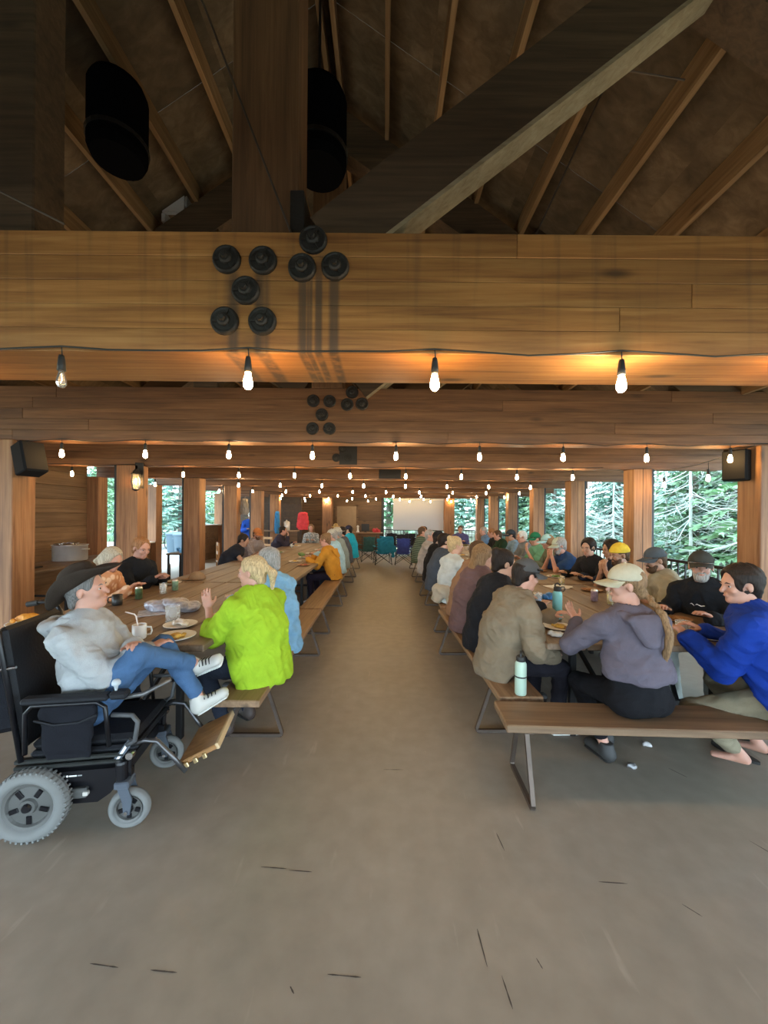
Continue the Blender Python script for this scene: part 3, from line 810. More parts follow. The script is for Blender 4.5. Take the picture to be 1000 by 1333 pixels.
def put_tree(kind, x, y, sc, lab, grp, pn):
    (a, t) = kind
    r = thing('tree', lab, 'tree', (x, y, gz(x, y)), rf.random() * 6.28, grp); r.scale = (sc, sc, sc)
    link(pn, a, r); link('trunk', t, r)
spots = []
def ring(n, fx, fy, smin, smax, where, kd=None, mind=1.2):
    c = 0; tries = 0
    while c < n and tries < 4000:
        tries += 1
        x, y = rf.uniform(*fx), rf.uniform(*fy)
        if any((x - a) ** 2 + (y - b) ** 2 < mind ** 2 for a, b in spots): continue
        spots.append((x, y)); c += 1
        k = rf.randrange(3) if kd is None else kd
        put_tree(kinds[k][0], x, y, rf.uniform(smin, smax), kinds[k][1] + ' ' + where, '%s %s' % (['drooping conifers', 'tall conifers', 'young conifers'][k], where), 'foliage')
ring(26, (8.5, 16), (1, 30), .9, 1.3, 'close outside the railing')
ring(22, (16, 30), (4, 42), 1.3, 2.0, 'deep in the wood past the railing')
ring(16, (-4, 12), (24, 40), 1.0, 1.7, 'behind the projection screen', mind=1.8)
ring(22, (-30, -14), (8, 44), 1.0, 1.7, 'far beyond the kitchen side', mind=1.8)
ring(8, (-13, -9.5), (17, 34), .8, 1.2, 'near the pale apron and bins', mind=1.6)
for k, (x, y, s) in enumerate(((7.3, 7.4, 1.0), (7.9, 8.7, .9), (8.2, 6.3, 1.0), (7.6, 10.6, 1.0), (9.0, 9.6, 1.1), (8.4, 12.6, 1.), (7.8, 14.5, .9), (9.6, 7.6, 1.1), (8.1, 17.2, 1.))):
    put_tree(bares[k % 2], x + .9, y, s, 'bare pale-twigged dead tree close outside the railing', 'bare trees beyond the railing', 'twigs')
# ------------------------------------------------------------------ sculpting with distance fields
def V3(*a): return np.array(a, dtype=np.float64)
def nrm(v):
    v = np.asarray(v, float); return v / (np.linalg.norm(v) + 1e-12)
class Field:
    def __init__(s, lo, hi, h):
        s.h = h; s.lo = np.array(lo, float)
        s.n = np.maximum(np.ceil((np.array(hi) - s.lo) / h).astype(int) + 1, 4)
        s.ax = [(s.lo[i] + np.arange(s.n[i]) * h).astype(np.float32) for i in range(3)]
        s.f = np.full(s.n, 1.0, np.float32)
    def _sl(s, lo, hi):
        a = np.clip(np.floor((lo - s.lo) / s.h).astype(int), 0, s.n); b = np.clip(np.ceil((hi - s.lo) / s.h).astype(int) + 1, 0, s.n)
        return tuple(slice(a[i], b[i]) for i in range(3)), (b > a).all()
    def cap(s, a, b, ra, rb=None, u=(1, 0, 0), k=0.02, op='add', rw=None):
        """(elliptical) tapered capsule from a to b; ra, rb are radii or (along u, across)"""
        a = np.asarray(a, float); b = np.asarray(b, float)
        if rb is None: rb = ra
        ra = np.array(ra if np.ndim(ra) else (ra, ra), float); rb = np.array(rb if np.ndim(rb) else (rb, rb), float)
        R_ = max(ra.max(), rb.max()); pad = R_ + max(k, 0.01) + 3 * s.h
        sl, ok = s._sl(np.minimum(a, b) - pad, np.maximum(a, b) + pad)
        if not ok: return s
        P = [s.ax[i][sl[i]] for i in range(3)]
        X = P[0][:, None, None] - a[0]; Y = P[1][None, :, None] - a[1]; Z = P[2][None, None, :] - a[2]
        L_ = np.linalg.norm(b - a); w = (b - a) / L_ if L_ > 1e-6 else np.array((0, 0, 1.0))
        u = np.asarray(u, float); u = u - w * u.dot(w)
        if np.linalg.norm(u) < 1e-3: u = np.cross(w, (0, 1, 0.3))
        u = nrm(u); v = np.cross(w, u)
        dw = X * w[0] + Y * w[1] + Z * w[2]
        t = np.clip(dw / max(L_, 1e-6), 0, 1)
        qw = dw - t * L_
        qu = X * u[0] + Y * u[1] + Z * u[2]; qv = X * v[0] + Y * v[1] + Z * v[2]
        rx = ra[0] + (rb[0] - ra[0]) * t; ry = ra[1] + (rb[1] - ra[1]) * t
        rz = rw if rw else np.minimum(rx, ry)
        d = (np.sqrt((qu / rx) ** 2 + (qv / ry) ** 2 + (qw / rz) ** 2) - 1) * np.minimum(rx, ry)
        s._op(sl, d.astype(np.float32), k, op); return s
    def ell(s, c, r, rot=None, k=0.02, op='add'):
        c = np.asarray(c, float); r = np.asarray(r, float); pad = r.max() + max(k, 0.01) + 3 * s.h
        sl, ok = s._sl(c - pad, c + pad)
        if not ok: return s
        X = s.ax[0][sl[0]][:, None, None] - c[0]; Y = s.ax[1][sl[1]][None, :, None] - c[1]; Z = s.ax[2][sl[2]][None, None, :] - c[2]
        Rm = np.eye(3) if rot is None else np.asarray(rot)
        q = sum(((X * Rm[0, i] + Y * Rm[1, i] + Z * Rm[2, i]) / r[i]) ** 2 for i in range(3))
        d = (np.sqrt(q) - 1) * r.min()
        s._op(sl, d.astype(np.float32), k, op); return s
    def _op(s, sl, d, k, op):
        f = s.f[sl]
        if op == 'add':
            h = np.maximum(k - np.abs(f - d), 0) / k if k > 0 else 0
            s.f[sl] = np.minimum(f, d) - h * h * k * 0.25
        else:
            d = -d
            h = np.maximum(k - np.abs(f - d), 0) / k if k > 0 else 0
            s.f[sl] = np.maximum(f, d) + h * h * k * 0.25
    def cut(s, p, n, k=0.004):
        """keep the side that n points away from"""
        p = np.asarray(p, float); n = nrm(n)
        d = ((s.ax[0][:, None, None] - p[0]) * n[0] + (s.ax[1][None, :, None] - p[1]) * n[1] + (s.ax[2][None, None, :] - p[2]) * n[2]).astype(np.float32)
        h = np.maximum(k - np.abs(s.f - d), 0) / k
        s.f = np.maximum(s.f, d) + h * h * k * 0.25
        return s
    def join(s, o, k):
        h = np.maximum(k - np.abs(s.f - o.f), 0) / k
        s.f = np.minimum(s.f, o.f) - h * h * k * 0.25; return s
    def polys(s, smooth=1):
        f = s.f; f[0] = f[-1] = 1; f[:, 0] = f[:, -1] = 1; f[:, :, 0] = f[:, :, -1] = 1
        ins = f < 0
        nx, ny, nz = s.n - 1
        cnt = np.zeros((nx, ny, nz), np.int8)
        for i in (0, 1):
            for j in (0, 1):
                for k in (0, 1): cnt += ins[i:nx + i, j:ny + j, k:nz + k]
        act = (cnt > 0) & (cnt < 8)
        ids = np.full((nx, ny, nz), -1, np.int32); I = np.argwhere(act)
        if len(I) == 0: return np.zeros((0, 3)), np.zeros((0, 4), int)
        ids[act] = np.arange(len(I))
        acc = np.zeros((len(I), 3)); num = np.zeros(len(I))
        C = {(i, j, k): f[I[:, 0] + i, I[:, 1] + j, I[:, 2] + k] for i in (0, 1) for j in (0, 1) for k in (0, 1)}
        for ax in range(3):
            for p in (0, 1):
                for q in (0, 1):
                    c0 = [p, q]; c0.insert(ax, 0); c1 = [p, q]; c1.insert(ax, 1)
                    a = C[tuple(c0)]; b = C[tuple(c1)]; x = (a < 0) != (b < 0)
                    t = np.where(x, a / np.where(x, a - b, 1), 0)
                    pt = np.tile(np.array(c0, float), (len(I), 1)); pt[:, ax] = t
                    acc[x] += pt[x]; num[x] += 1
        V = s.lo + (I + acc / num[:, None]) * s.h
        Q = []
        for ax in range(3):
            o = [1, 1, 1]; o[ax] = 0
            a = ins[tuple(slice(1, -1) if i != ax else slice(0, -1) for i in range(3))]
            b = ins[tuple(slice(1, -1) if i != ax else slice(1, None) for i in range(3))]
            E = np.argwhere(a != b); 
            if len(E) == 0: continue
            fl = a[tuple(E.T)]
            E = E + np.array(o)
            u = [(1, 2), (2, 0), (0, 1)][ax]
            def cid(du, dv):
                e = E.copy(); e[:, u[0]] -= du; e[:, u[1]] -= dv
                return ids[e[:, 0], e[:, 1], e[:, 2]]
            q = np.stack([cid(1, 1), cid(0, 1), cid(0, 0), cid(1, 0)], 1)
            q[~fl] = q[~fl][:, ::-1]
            Q.append(q)
        Q = np.concatenate(Q)
        for _ in range(smooth):
            sm = np.zeros_like(V); n = np.zeros(len(V))
            for i in range(4):
                np.add.at(sm, Q[:, i], V[Q[:, (i + 1) % 4]]); np.add.at(sm, Q[:, i], V[Q[:, (i + 3) % 4]]); np.add.at(n, Q[:, i], 2)
            V = V * 0.5 + 0.5 * sm / n[:, None]
        return V, Q
def normals(V, Q):
    n = np.cross(V[Q[:, 2]] - V[Q[:, 0]], V[Q[:, 3]] - V[Q[:, 1]])
    N_ = np.zeros_like(V)
    for i in range(4): np.add.at(N_, Q[:, i], n)
    return N_ / (np.linalg.norm(N_, axis=1)[:, None] + 1e-12)
def wrinkle(V, Q, amp, freq, seed, aniso=(1, 1, 1)):
    rg = np.random.RandomState(seed); N_ = normals(V, Q); d = np.zeros(len(V))
    warp = np.sin(V @ rg.normal(size=(3, 3)) * freq * 0.35 + rg.rand(3) * 6) * 0.05
    P = V * np.array(aniso) + warp
    for o in range(6):
        k = nrm(rg.normal(size=3)) * freq * (0.7 + 0.9 * rg.rand()) * (1 + o * .25)
        d += np.sin(P @ k + rg.rand() * 6.28) / (1 + o * .3)
    d = d / 3.0
    d = 0.9 - np.abs(d) * 2.2
    d = np.clip(d, -.9, .9)
    return V + N_ * (d * amp)[:, None]
def qmesh(name, V, Q, m, parent=None, loc=None, rotz=0):
    me = bpy.data.meshes.new(name)
    me.vertices.add(len(V)); me.vertices.foreach_set('co', np.asarray(V, np.float32).ravel())
    me.loops.add(Q.size); me.loops.foreach_set('vertex_index', Q.astype(np.int32).ravel())
    me.polygons.add(len(Q)); me.polygons.foreach_set('loop_start', np.arange(0, Q.size, 4, dtype=np.int32))
    me.polygons.foreach_set('use_smooth', np.ones(len(Q), bool))
    me.materials.append(m); me.update(calc_edges=True); me.validate()
    return link(name, me, parent, loc, rotz)

def fabric(name, c, bump=0.35, bscale=170.0, pat=None, c2=None, sc=30.0):
    if name in M: return M[name]
    m = mat(name, c, 0.88, bump=bump, bscale=bscale, var=0.14, vscale=9)
    b = m.node_tree.nodes['Principled BSDF']
    b.inputs['Specular IOR Level'].default_value = 0.15
    if pat:
        N, L = m.node_tree.nodes, m.node_tree.links
        tc = N.new('ShaderNodeTexCoord'); mx = N.new('ShaderNodeMix'); mx.data_type = 'RGBA'
        mx.inputs[7].default_value = (*c2, 1)
        L.new(b.inputs['Base Color'].links[0].from_socket, mx.inputs[6])
        if pat == 'floral':
            v = N.new('ShaderNodeTexVoronoi'); v.inputs['Scale'].default_value = sc; v.inputs['Randomness'].default_value = 1
            L.new(tc.outputs['Object'], v.inputs['Vector'])
            r = N.new('ShaderNodeMapRange'); r.inputs[1].default_value = .38; r.inputs[2].default_value = .55; r.inputs[3].default_value = 1; r.inputs[4].default_value = 0
            L.new(v.outputs['Distance'], r.inputs[0]); L.new(r.outputs[0], mx.inputs[0])
        elif pat == 'plaid':
            w = []
            for d in ('X', 'Z'):
                q = N.new('ShaderNodeTexWave'); q.wave_type = 'BANDS'; q.bands_direction = d; q.inputs['Scale'].default_value = sc
                L.new(tc.outputs['Object'], q.inputs['Vector']); w.append(q.outputs[1])
            q = N.new('ShaderNodeMath'); q.operation = 'MAXIMUM'; L.new(w[0], q.inputs[0]); L.new(w[1], q.inputs[1])
            r = N.new('ShaderNodeMapRange'); r.inputs[1].default_value = .7; r.inputs[2].default_value = .8; L.new(q.outputs[0], r.inputs[0])
            r.inputs[4].default_value = .7
            L.new(r.outputs[0], mx.inputs[0])
        elif pat == 'stripe':
            q = N.new('ShaderNodeTexWave'); q.bands_direction = 'Z'; q.inputs['Scale'].default_value = sc; L.new(tc.outputs['Object'], q.inputs['Vector'])
            r = N.new('ShaderNodeMapRange'); r.inputs[1].default_value = .72; r.inputs[2].default_value = .8; L.new(q.outputs[1], r.inputs[0]); L.new(r.outputs[0], mx.inputs[0])
        L.new(mx.outputs[2], b.inputs['Base Color'])
    return m
SKINS = {'fair': mat('skin_fair', (0.50, 0.29, 0.205), 0.5, sss=.12, var=.08, vscale=14), 'pink': mat('skin_pink', (0.49, 0.255, 0.185), 0.5, sss=.12, var=.08, vscale=14),
         'tan': mat('skin_tan', (0.36, 0.195, 0.125), 0.5, sss=.1, var=.08, vscale=14)}
def hairmat(name, c):
    if name in M: return M[name]
    m, nt, b = principled(name); N, L = nt.nodes, nt.links
    tc = N.new('ShaderNodeTexCoord'); mp = N.new('ShaderNodeMapping'); mp.inputs['Scale'].default_value = (160, 160, 14)
    L.new(tc.outputs['Object'], mp.inputs['Vector'])
    n = N.new('ShaderNodeTexNoise'); n.inputs['Scale'].default_value = 1; n.inputs['Detail'].default_value = 3; L.new(mp.outputs[0], n.inputs['Vector'])
    r = N.new('ShaderNodeValToRGB'); e = r.color_ramp.elements
    e[0].position = .3; e[0].color = (*[x * .5 for x in c], 1); e[1].position = .7; e[1].color = (*[min(1, x * 1.3) for x in c], 1)
    L.new(n.outputs[0], r.inputs[0]); L.new(r.outputs[0], b.inputs['Base Color']); b.inputs['Roughness'].default_value = .6; b.inputs['Specular IOR Level'].default_value = .2
    bp = N.new('ShaderNodeBump'); bp.inputs['Strength'].default_value = .6; bp.inputs['Distance'].default_value = .004
    L.new(n.outputs[0], bp.inputs['Height']); L.new(bp.outputs[0], b.inputs['Normal'])
    M[name] = m; return m
HAIR = {'blond': (0.50, 0.37, 0.20), 'ash': (0.42, 0.36, 0.27), 'iron': (.15, .145, .14), 'grey': (0.33, 0.32, 0.305), 'white': (0.62, 0.60, 0.57), 'brown': (0.085, 0.048, 0.026), 'dark': (0.022, 0.015, 0.012),
        'ginger': (0.30, 0.14, 0.06), 'light_brown': (0.22, 0.13, 0.065)}
EYEW = mat('eye_white', (0.48, 0.45, 0.42), 0.3); EYED = mat('iris_dark', (0.03, 0.02, 0.015), 0.2)
LIP = mat('lip', (0.40, 0.17, 0.14), 0.5)

def ik(a, c, l1, l2, pole):
    a = np.asarray(a, float); c = np.asarray(c, float); d = c - a; L_ = np.linalg.norm(d); mx = (l1 + l2) * 0.995
    if L_ > mx: c = a + d / L_ * mx; d = c - a; L_ = mx
    x = (l1 * l1 - l2 * l2 + L_ * L_) / (2 * L_); h = math.sqrt(max(l1 * l1 - x * x, 0)); w = d / L_
    p = np.asarray(pole, float); p = p - w * p.dot(w); p = nrm(p)
    return a + w * x + p * h, c
def rotm(yaw=0, pitch=0, roll=0):
    """head frame: x right, y forward, z up; pitch > 0 looks down, yaw > 0 turns to the left"""
    cy, sy = math.cos(yaw), math.sin(yaw); cp, sp = math.cos(-pitch), math.sin(-pitch); cr, sr = math.cos(roll), math.sin(roll)
    Z = np.array([[cy, -sy, 0], [sy, cy, 0], [0, 0, 1]]); X = np.array([[1, 0, 0], [0, cp, -sp], [0, sp, cp]]); Y = np.array([[cr, 0, sr], [0, 1, 0], [-sr, 0, cr]])
    return Z @ X @ Y

def add_hand(F, w, d, n, side, curl=0.5, spread=0.0, sc=1.0, res=0.008):
    """palm with four fingers and a thumb; d points along the hand, n out of the palm, side is towards the thumb"""
    d = nrm(d); n = nrm(np.asarray(n) - d * np.dot(n, d)); s = np.cross(d, n); s = s if np.dot(s, side) > 0 else -s
    H = Field.__new__(Field); H.h, H.lo, H.n, H.ax = F.h, F.lo, F.n, F.ax; H.f = np.full(F.n, 1.0, np.float32)
    H.cap(w - d * .02, w + d * .03, (.027 * sc, .02 * sc), (.036 * sc, .016 * sc), u=s, k=.004)
    H.cap(w + d * .03, w + d * .082 * sc, (.036 * sc, .016 * sc), (.04 * sc, .0135 * sc), u=s, k=.012)
    for off, ln_, r in ((-.031, .054, .0078), (-.0105, .068, .0086), (.0105, .074, .0089), (.031, .066, .0086)):
        o = w + d * .082 * sc + s * off * sc; r = max(r * sc, res * .78)
        sp = s * off * spread * 9
        d1 = nrm(d * math.cos(curl * .7) + n * math.sin(curl * .7) + sp); d2 = nrm(d * math.cos(curl * 1.7) + n * math.sin(curl * 1.7) + sp)
        m1 = o + d1 * ln_ * .55 * sc; e = m1 + d2 * ln_ * .5 * sc
        H.cap(o - d * .012, m1, r * 1.05, r, k=.004); H.cap(m1, e, r, r * .85, k=.003)
    o = w + d * .022 * sc + s * .026 * sc
    t1 = nrm(d * .62 + s * .72 + n * .35); t2 = nrm(d * .9 + s * .22 + n * .4)
    H.cap(o, o + t1 * .042 * sc, .0125 * sc, .0105 * sc, k=.01); H.cap(o + t1 * .042 * sc, o + t1 * .042 * sc + t2 * .032 * sc, .0105 * sc, .009 * sc, k=.004)
    F.join(H, .008)

HEADS = {}
def foot_dir(i, sg, kn, an, stand):
    fd = nrm(V3(sg * .12, 1, 0)); dn = V3(0, 0, -1)
    if an[i][2] > .2 and not stand and an[i][1] > .3:
        sd = nrm(an[i] - kn[i]); dn = nrm(sd * .7 + V3(0, .25, -.5)); f0 = V3(sg * .1, 1, .1); fd = nrm(f0 - dn * np.dot(f0, dn))
    return fd, dn

def person(label, loc, yaw, res=0.011, seat=0.44, lean=0.12, side=0.0, twist=0.0, head=(0, 0.15, 0), neck=0.0, hands=None, feet=None, knees=None,
           shirt=(0.3, 0.3, 0.3), shirt_pat=None, sleeve='long', bulk=0.0, pants=(0.03, 0.035, 0.05), shoe=(0.03, 0.03, 0.03), skin='fair', hair=('brown', 'short'),
           hat=None, beard=None, hood=False, sc=1.0, fat=0.0, curl=(0.6, 0.6), hdir=None, hem=0.0, stand=False, seed=1, pants_len=1.0, wr=1.0, barefoot=False, shoelace=False, elbows=None, name='person', collar=False):
    rad_s = (1 + fat)
    P = V3(0, 0, seat + 0.105 * sc); up0 = lean
    def sp(a): return V3(math.sin(side) * math.cos(a), math.sin(a), math.cos(a) * math.cos(side))
    Mid = P + sp(lean * 0.5) * 0.235 * sc
    N0 = Mid + sp(lean * 1.25) * 0.255 * sc
    nk = lean * 0.8 + neck
    Hc = N0 + sp(nk) * 0.066 * sc + (sp(nk * .55) * 0.112 + V3(0, .018, 0)) * sc
    hy, hp, hr = head
    HR = rotm(hy + twist * 0, hp, hr)
    def hp_(x, y, z): return Hc + HR @ (V3(x, y, z) * sc)
    ct, st = math.cos(twist), math.sin(twist)
    u = V3(ct, st, 0)
    spine = nrm(N0 - Mid)
    shw = 0.178 * sc * (1 + fat * .35)
    shc = N0 - spine * 0.062 * sc
    sh = [shc - u * shw, shc + u * shw]        # left is -x
    if hands is None: hands = [(-.13, .46, seat + .37), (.13, .46, seat + .37)]
    ua, fa = 0.285 * sc, 0.255 * sc
    wr_, el = [], []
    for i, sg in ((0, -1), (1, 1)):
        pole = V3(sg * .38, -.40, -.85) if elbows is None or elbows[i] is None else np.array(elbows[i], float)
        e, w = ik(sh[i], hands[i], ua, fa, pole); el.append(e); wr_.append(w)
    hipx = 0.088 * sc
    hip = [P + V3(-hipx, 0.0, -.015), P + V3(hipx, 0, -.015)]
    th, sn = 0.425 * sc, 0.425 * sc
    if feet is None:
        feet = [(-.13, .36, .085), (.13, .36, .085)] if not stand else [(-.1, 0, .085), (.1, 0.02, .085)]
    kn, an = [], []
    for i, sg in ((0, -1), (1, 1)):
        pole = V3(sg * .22, 1, .55) if knees is None or knees[i] is None else np.array(knees[i], float)
        k_, a_ = ik(hip[i], feet[i], th, sn, pole); kn.append(k_); an.append(a_)
    allp = np.array([P, N0, Hc, *sh, *el, *wr_, *kn, *an])
    lo = allp.min(0) - .26; hi = allp.max(0) + .26; lo[2] = max(lo[2], -.02)
    # ---- body
    F = Field(lo, hi, res)
    fat_y = 1 + fat * 1.2
    F.cap(P, Mid, (.135 * sc * rad_s, .095 * sc * fat_y), (.12 * sc * rad_s, .088 * sc * fat_y), u=u, k=.03)
    F.cap(Mid, shc, (.125 * sc, .09 * sc), (.135 * sc, .085 * sc), u=u, k=.04)
    F.cap(sh[0], sh[1], .045 * sc, k=.04)
    for i, sg in ((0, -1), (1, 1)):
        F.cap(sh[i], el[i], .044 * sc, .038 * sc, k=.03); F.cap(el[i], wr_[i], .038 * sc, .025 * sc, k=.015)
        F.cap(hip[i], kn[i], .07 * sc, .05 * sc, k=.03); F.cap(kn[i], an[i], .05 * sc, .033 * sc, k=.02)
        fd, dn = foot_dir(i, sg, kn, an, stand)
        F.cap(an[i] + dn * .03 - fd * .03, an[i] + fd * .13 * sc + dn * .06, (.028, .03), (.034, .016), u=np.cross(fd, dn), k=.025)
        fdir = nrm(wr_[i] - el[i]); hd = fdir if hdir is None or hdir[i] is None else nrm(hdir[i][0])
        pn = V3(0, 0, -1) if hdir is None or hdir[i] is None else hdir[i][1]
        add_hand(F, wr_[i] + fdir * .012, hd, pn, V3(-sg, 0, 0.25) if (hdir is None or hdir[i] is None or len(hdir[i]) < 3) else hdir[i][2], curl[i], sc=sc * .97, res=res, spread=.12)
    F.cap(N0 - spine * .05, hp_(0, -.012, -.07), (.06 * sc, .058 * sc), (.052 * sc, .056 * sc), u=HR[:, 0], k=.03)
    hf = Field(Hc - .17, Hc + .17, res) if False else None
    F.ell(hp_(0, -.014, .034), np.array((.074, .094, .084)) * sc, HR, k=.02)
    F.cap(hp_(0, .028, .0), hp_(0, .046, -.075), (.058 * sc, .055 * sc), (.043 * sc, .038 * sc), u=HR[:, 0], k=.03)
    F.ell(hp_(0, .070, -.094), np.array((.022, .017, .016)) * sc, HR, k=.018)
    F.ell(hp_(0, .072, .022), np.array((.046, .016, .013)) * sc, HR, k=.018)
    for q in (-1, 1):
        F.ell(hp_(q * .031, .098, .002), np.array((.016, .014, .012)) * sc, HR, k=.012, op='sub')
        F.ell(hp_(q * .036, .066, -.03), np.array((.021, .018, .02)) * sc, HR, k=.018)
        F.ell(hp_(q * .077, -.006, -.008), np.array((.0095, .018, .031)) * sc, HR, k=.006)
    for q in (-1, 1): F.ell(hp_(q * .031, .0775, .013), np.array((.017, .0085, .0075)) * sc, HR, k=.006)
    F.cap(hp_(0, .084, .012), hp_(0, .106, -.026), .0085 * sc, .0135 * sc, k=.012)
    F.ell(hp_(0, .087, -.052), np.array((.021, .011, .0055)) * sc, HR, k=.006)
    F.ell(hp_(0, .085, -.063), np.array((.018, .011, .006)) * sc, HR, k=.006)
    V, Q = F.polys(1)
    o = qmesh(name, V, Q, SKINS[skin], None, (loc[0], loc[1], 0), yaw)
    tag(o, label, 'person')
    HEADS[o.name] = (hp_, HR, N0, spine)
    # ---- eyes, brows, mouth
    if res < 0.0125:
        for q in (-1, 1):
            e = MB()
            c = hp_(q * .031, .0705, .003)
            T = Matrix.Translation(Vector(c)) @ Matrix(HR.tolist()).to_4x4()
            e.lathe([(0, .0125), (.006, .0118), (.0105, .0075), (.0125, 0), (.0105, -.007), (0, -.0125)], 10, T @ Matrix.Rotation(R(-90), 4, 'X'))
            e.cur = 1
            e.lathe([(0, .0138), (.005, .0130), (.0068, .0115), (.007, .0095)], 10, T @ Matrix.Rotation(R(-90), 4, 'X'))
            e.build('eye', [EYEW, EYED], o, smooth=True)
            MB().tube([hp_(q * .014, .090, .021), hp_(q * .03, .0905, .026), hp_(q * .047, .079, .021)], [.003, .0042, .002], 5).build('eyebrow', hairmat('hair_' + hair[0], HAIR[hair[0]]), o)
        MB().tube([hp_(-.021, .0885, -.0575), hp_(0, .0975, -.0565), hp_(.021, .0885, -.0575)], [.0015, .0035, .0015], 5).build('mouth', LIP, o)
    # ---- shirt
    cres = max(res, .0085)
    F = Field(lo, hi, cres); b = bulk + .008
    base = seat + 0.012 if not stand else P[2] - .12
    F.cap(P + V3(0, -.005, -.06 - hem), Mid, ((.174 + b) * sc * rad_s, (.133 + b) * sc * fat_y), ((.145 + b) * sc * rad_s, (.110 + b) * sc * fat_y), u=u, k=.04)
    F.cap(Mid, shc + spine * .01, ((.147 + b) * sc * (1 + fat * .6), (.110 + b) * sc * (1 + fat * .8)), ((.150 + b) * sc, (.098 + b) * sc), u=u, k=.06)
    F.cap(sh[0] - spine * .005, sh[1] - spine * .005, .060 * sc + b * .7, k=.05)
    F.cap(shc, N0 + spine * .012, (.10 * sc, .07 * sc), (.066 * sc + b * .3, .06 * sc + b * .3), u=u, k=.05)
    F.cut((0, 0, base - hem), (0, 0, -1))
    if not stand: F.cut((0, .105, seat + .155), (0, .72, -.69), .02)
    if sleeve:
        for i in (0, 1):
            fa_d = nrm(wr_[i] - el[i]); ua_d = nrm(el[i] - sh[i])
            if sleeve == 'short':
                F.cap(sh[i], sh[i] + ua_d * .17 * sc, .062 * sc + b * .6, .064 * sc + b * .6, k=.02)
            else:
                F.cap(sh[i], el[i], .061 * sc + b * .6, .052 * sc + b * .6, k=.016)
                end = wr_[i] - fa_d * (.005 if sleeve == 'long' else .13)
                F.cap(el[i], end, .052 * sc + b * .6, .039 * sc + b * .5, k=.014)
    if collar:
        F.cap(N0 - u * .035 + spine * .005, N0 + u * .035 + spine * .005, .064 * sc, k=.02)
        F.cap(N0 + spine * .09, N0 + spine * .0901, .059 * sc, k=.004, op='sub')
    F.cap(N0 + spine * .06, N0 + spine * .02, (.058 * sc, .056 * sc), (.055 * sc, .05 * sc), u=u, k=.006, op='sub')
    V, Q = F.polys(2)
    V = wrinkle(V, Q, .0070 * wr, 17, seed, (1, 1, 1.7)); V = wrinkle(V, Q, .0028 * wr, 42, seed + 5, (1, 1, 1.6))
    shirt_o = qmesh('shirt', V, Q, fabric('cloth_' + '%02x%02x%02x' % tuple(int(c * 255) for c in shirt) + (shirt_pat[0] if shirt_pat else ''), shirt, pat=shirt_pat[0] if shirt_pat else None, c2=shirt_pat[1] if shirt_pat else None, sc=shirt_pat[2] if shirt_pat else 30), o)
    if hood:
        hb = N0 - spine * .012; bk = V3(st, -ct, 0)
        F = Field(N0 - .34, N0 + .26, max(cres, .008))
        for a in range(10):
            t0, t1 = R(-32 + a * 24.4), R(-32 + (a + 1) * 24.4)
            def hpnt(t): return hb + u * math.cos(t) * (.098 + b * .5) * sc + bk * (math.sin(t) * .125 + .012) * sc + V3(0, 0, .026 - .035 * max(0, math.sin(t)) - .05 * max(0, -math.sin(t)))
            F.cap(hpnt(t0), hpnt(t1), .031 * sc, .031 * sc, k=.012)
        F.cap(hb + bk * (.125 + b) * sc, hb + bk * (.150 + b) * sc - spine * .12, (.125 * sc, .040 * sc), (.055 * sc, .026 * sc), u=u, k=.02)
        F.cap(hb + bk * .105 * sc + spine * .10, hb + bk * .115 * sc + spine * .01, (.075 * sc, .042 * sc), (.06 * sc, .02 * sc), u=u, k=.012, op='sub')
        F.cap(N0 + spine * .14, N0 - spine * .02, (.062 * sc, .060 * sc), (.060 * sc, .058 * sc), u=u, k=.008, op='sub')
        V, Q = F.polys(2); V = wrinkle(V, Q, .006 * wr, 24, seed + 31)
        qmesh('hood', V, Q, M['cloth_' + '%02x%02x%02x' % tuple(int(c * 255) for c in shirt) + (shirt_pat[0] if shirt_pat else '')], shirt_o)
    # ---- trousers
    F = Field(lo, hi, max(res * 1.1, .0095))
    F.ell(P + V3(0, -.012, -.012), np.array((.145 * rad_s, .108, .10)) * sc, None, k=.03)
    if hem < -.1: F.cap(P + V3(0, -.02, 0), P + V3(0, -.01, .15), (.165 * sc * rad_s, .125 * sc), (.135 * sc * rad_s, .112 * sc), u=u, k=.03)
    for i, sg in ((0, -1), (1, 1)):
        if not stand: F.ell(hip[i] + V3(sg * .01, -.03, -.012), np.array((.082 * rad_s, .092, .085)) * sc, k=.03)
        F.cap(hip[i] + V3(0, .02, 0), kn[i], .083 * sc * rad_s, .063 * sc, k=.03)
        kd = an[i] - kn[i]
        if pants_len > 0: F.cap(kn[i], kn[i] + kd * min(1.0, pants_len), .062 * sc, (.062 - .014 * pants_len) * sc, k=.025)
    if not stand: F.cut((0, 0, seat + .004), (0, 0, -1)) if min(kn[0][2], kn[1][2], an[0][2], an[1][2]) > seat + .1 else None
    V, Q = F.polys(2)
    if not stand:     # flatten what rests on the seat
        nr = (V[:, 1] < .17) & (V[:, 1] > -.2) & (V[:, 2] < seat + .05) & (V[:, 2] > seat - .12)
        V[nr, 2] = np.maximum(V[nr, 2], seat + .003)
    V = wrinkle(V, Q, .003 * wr, 38, seed + 9)
    qmesh('trousers', V, Q, fabric('pants_%02x%02x%02x' % tuple(int(c * 255) for c in pants), pants), o)
    # ---- shoes
    SM = mat('shoe_%02x%02x%02x' % tuple(int(c * 255) for c in shoe), shoe, .6); SOLE = mat('sole_white', (.6, .6, .57), .7)
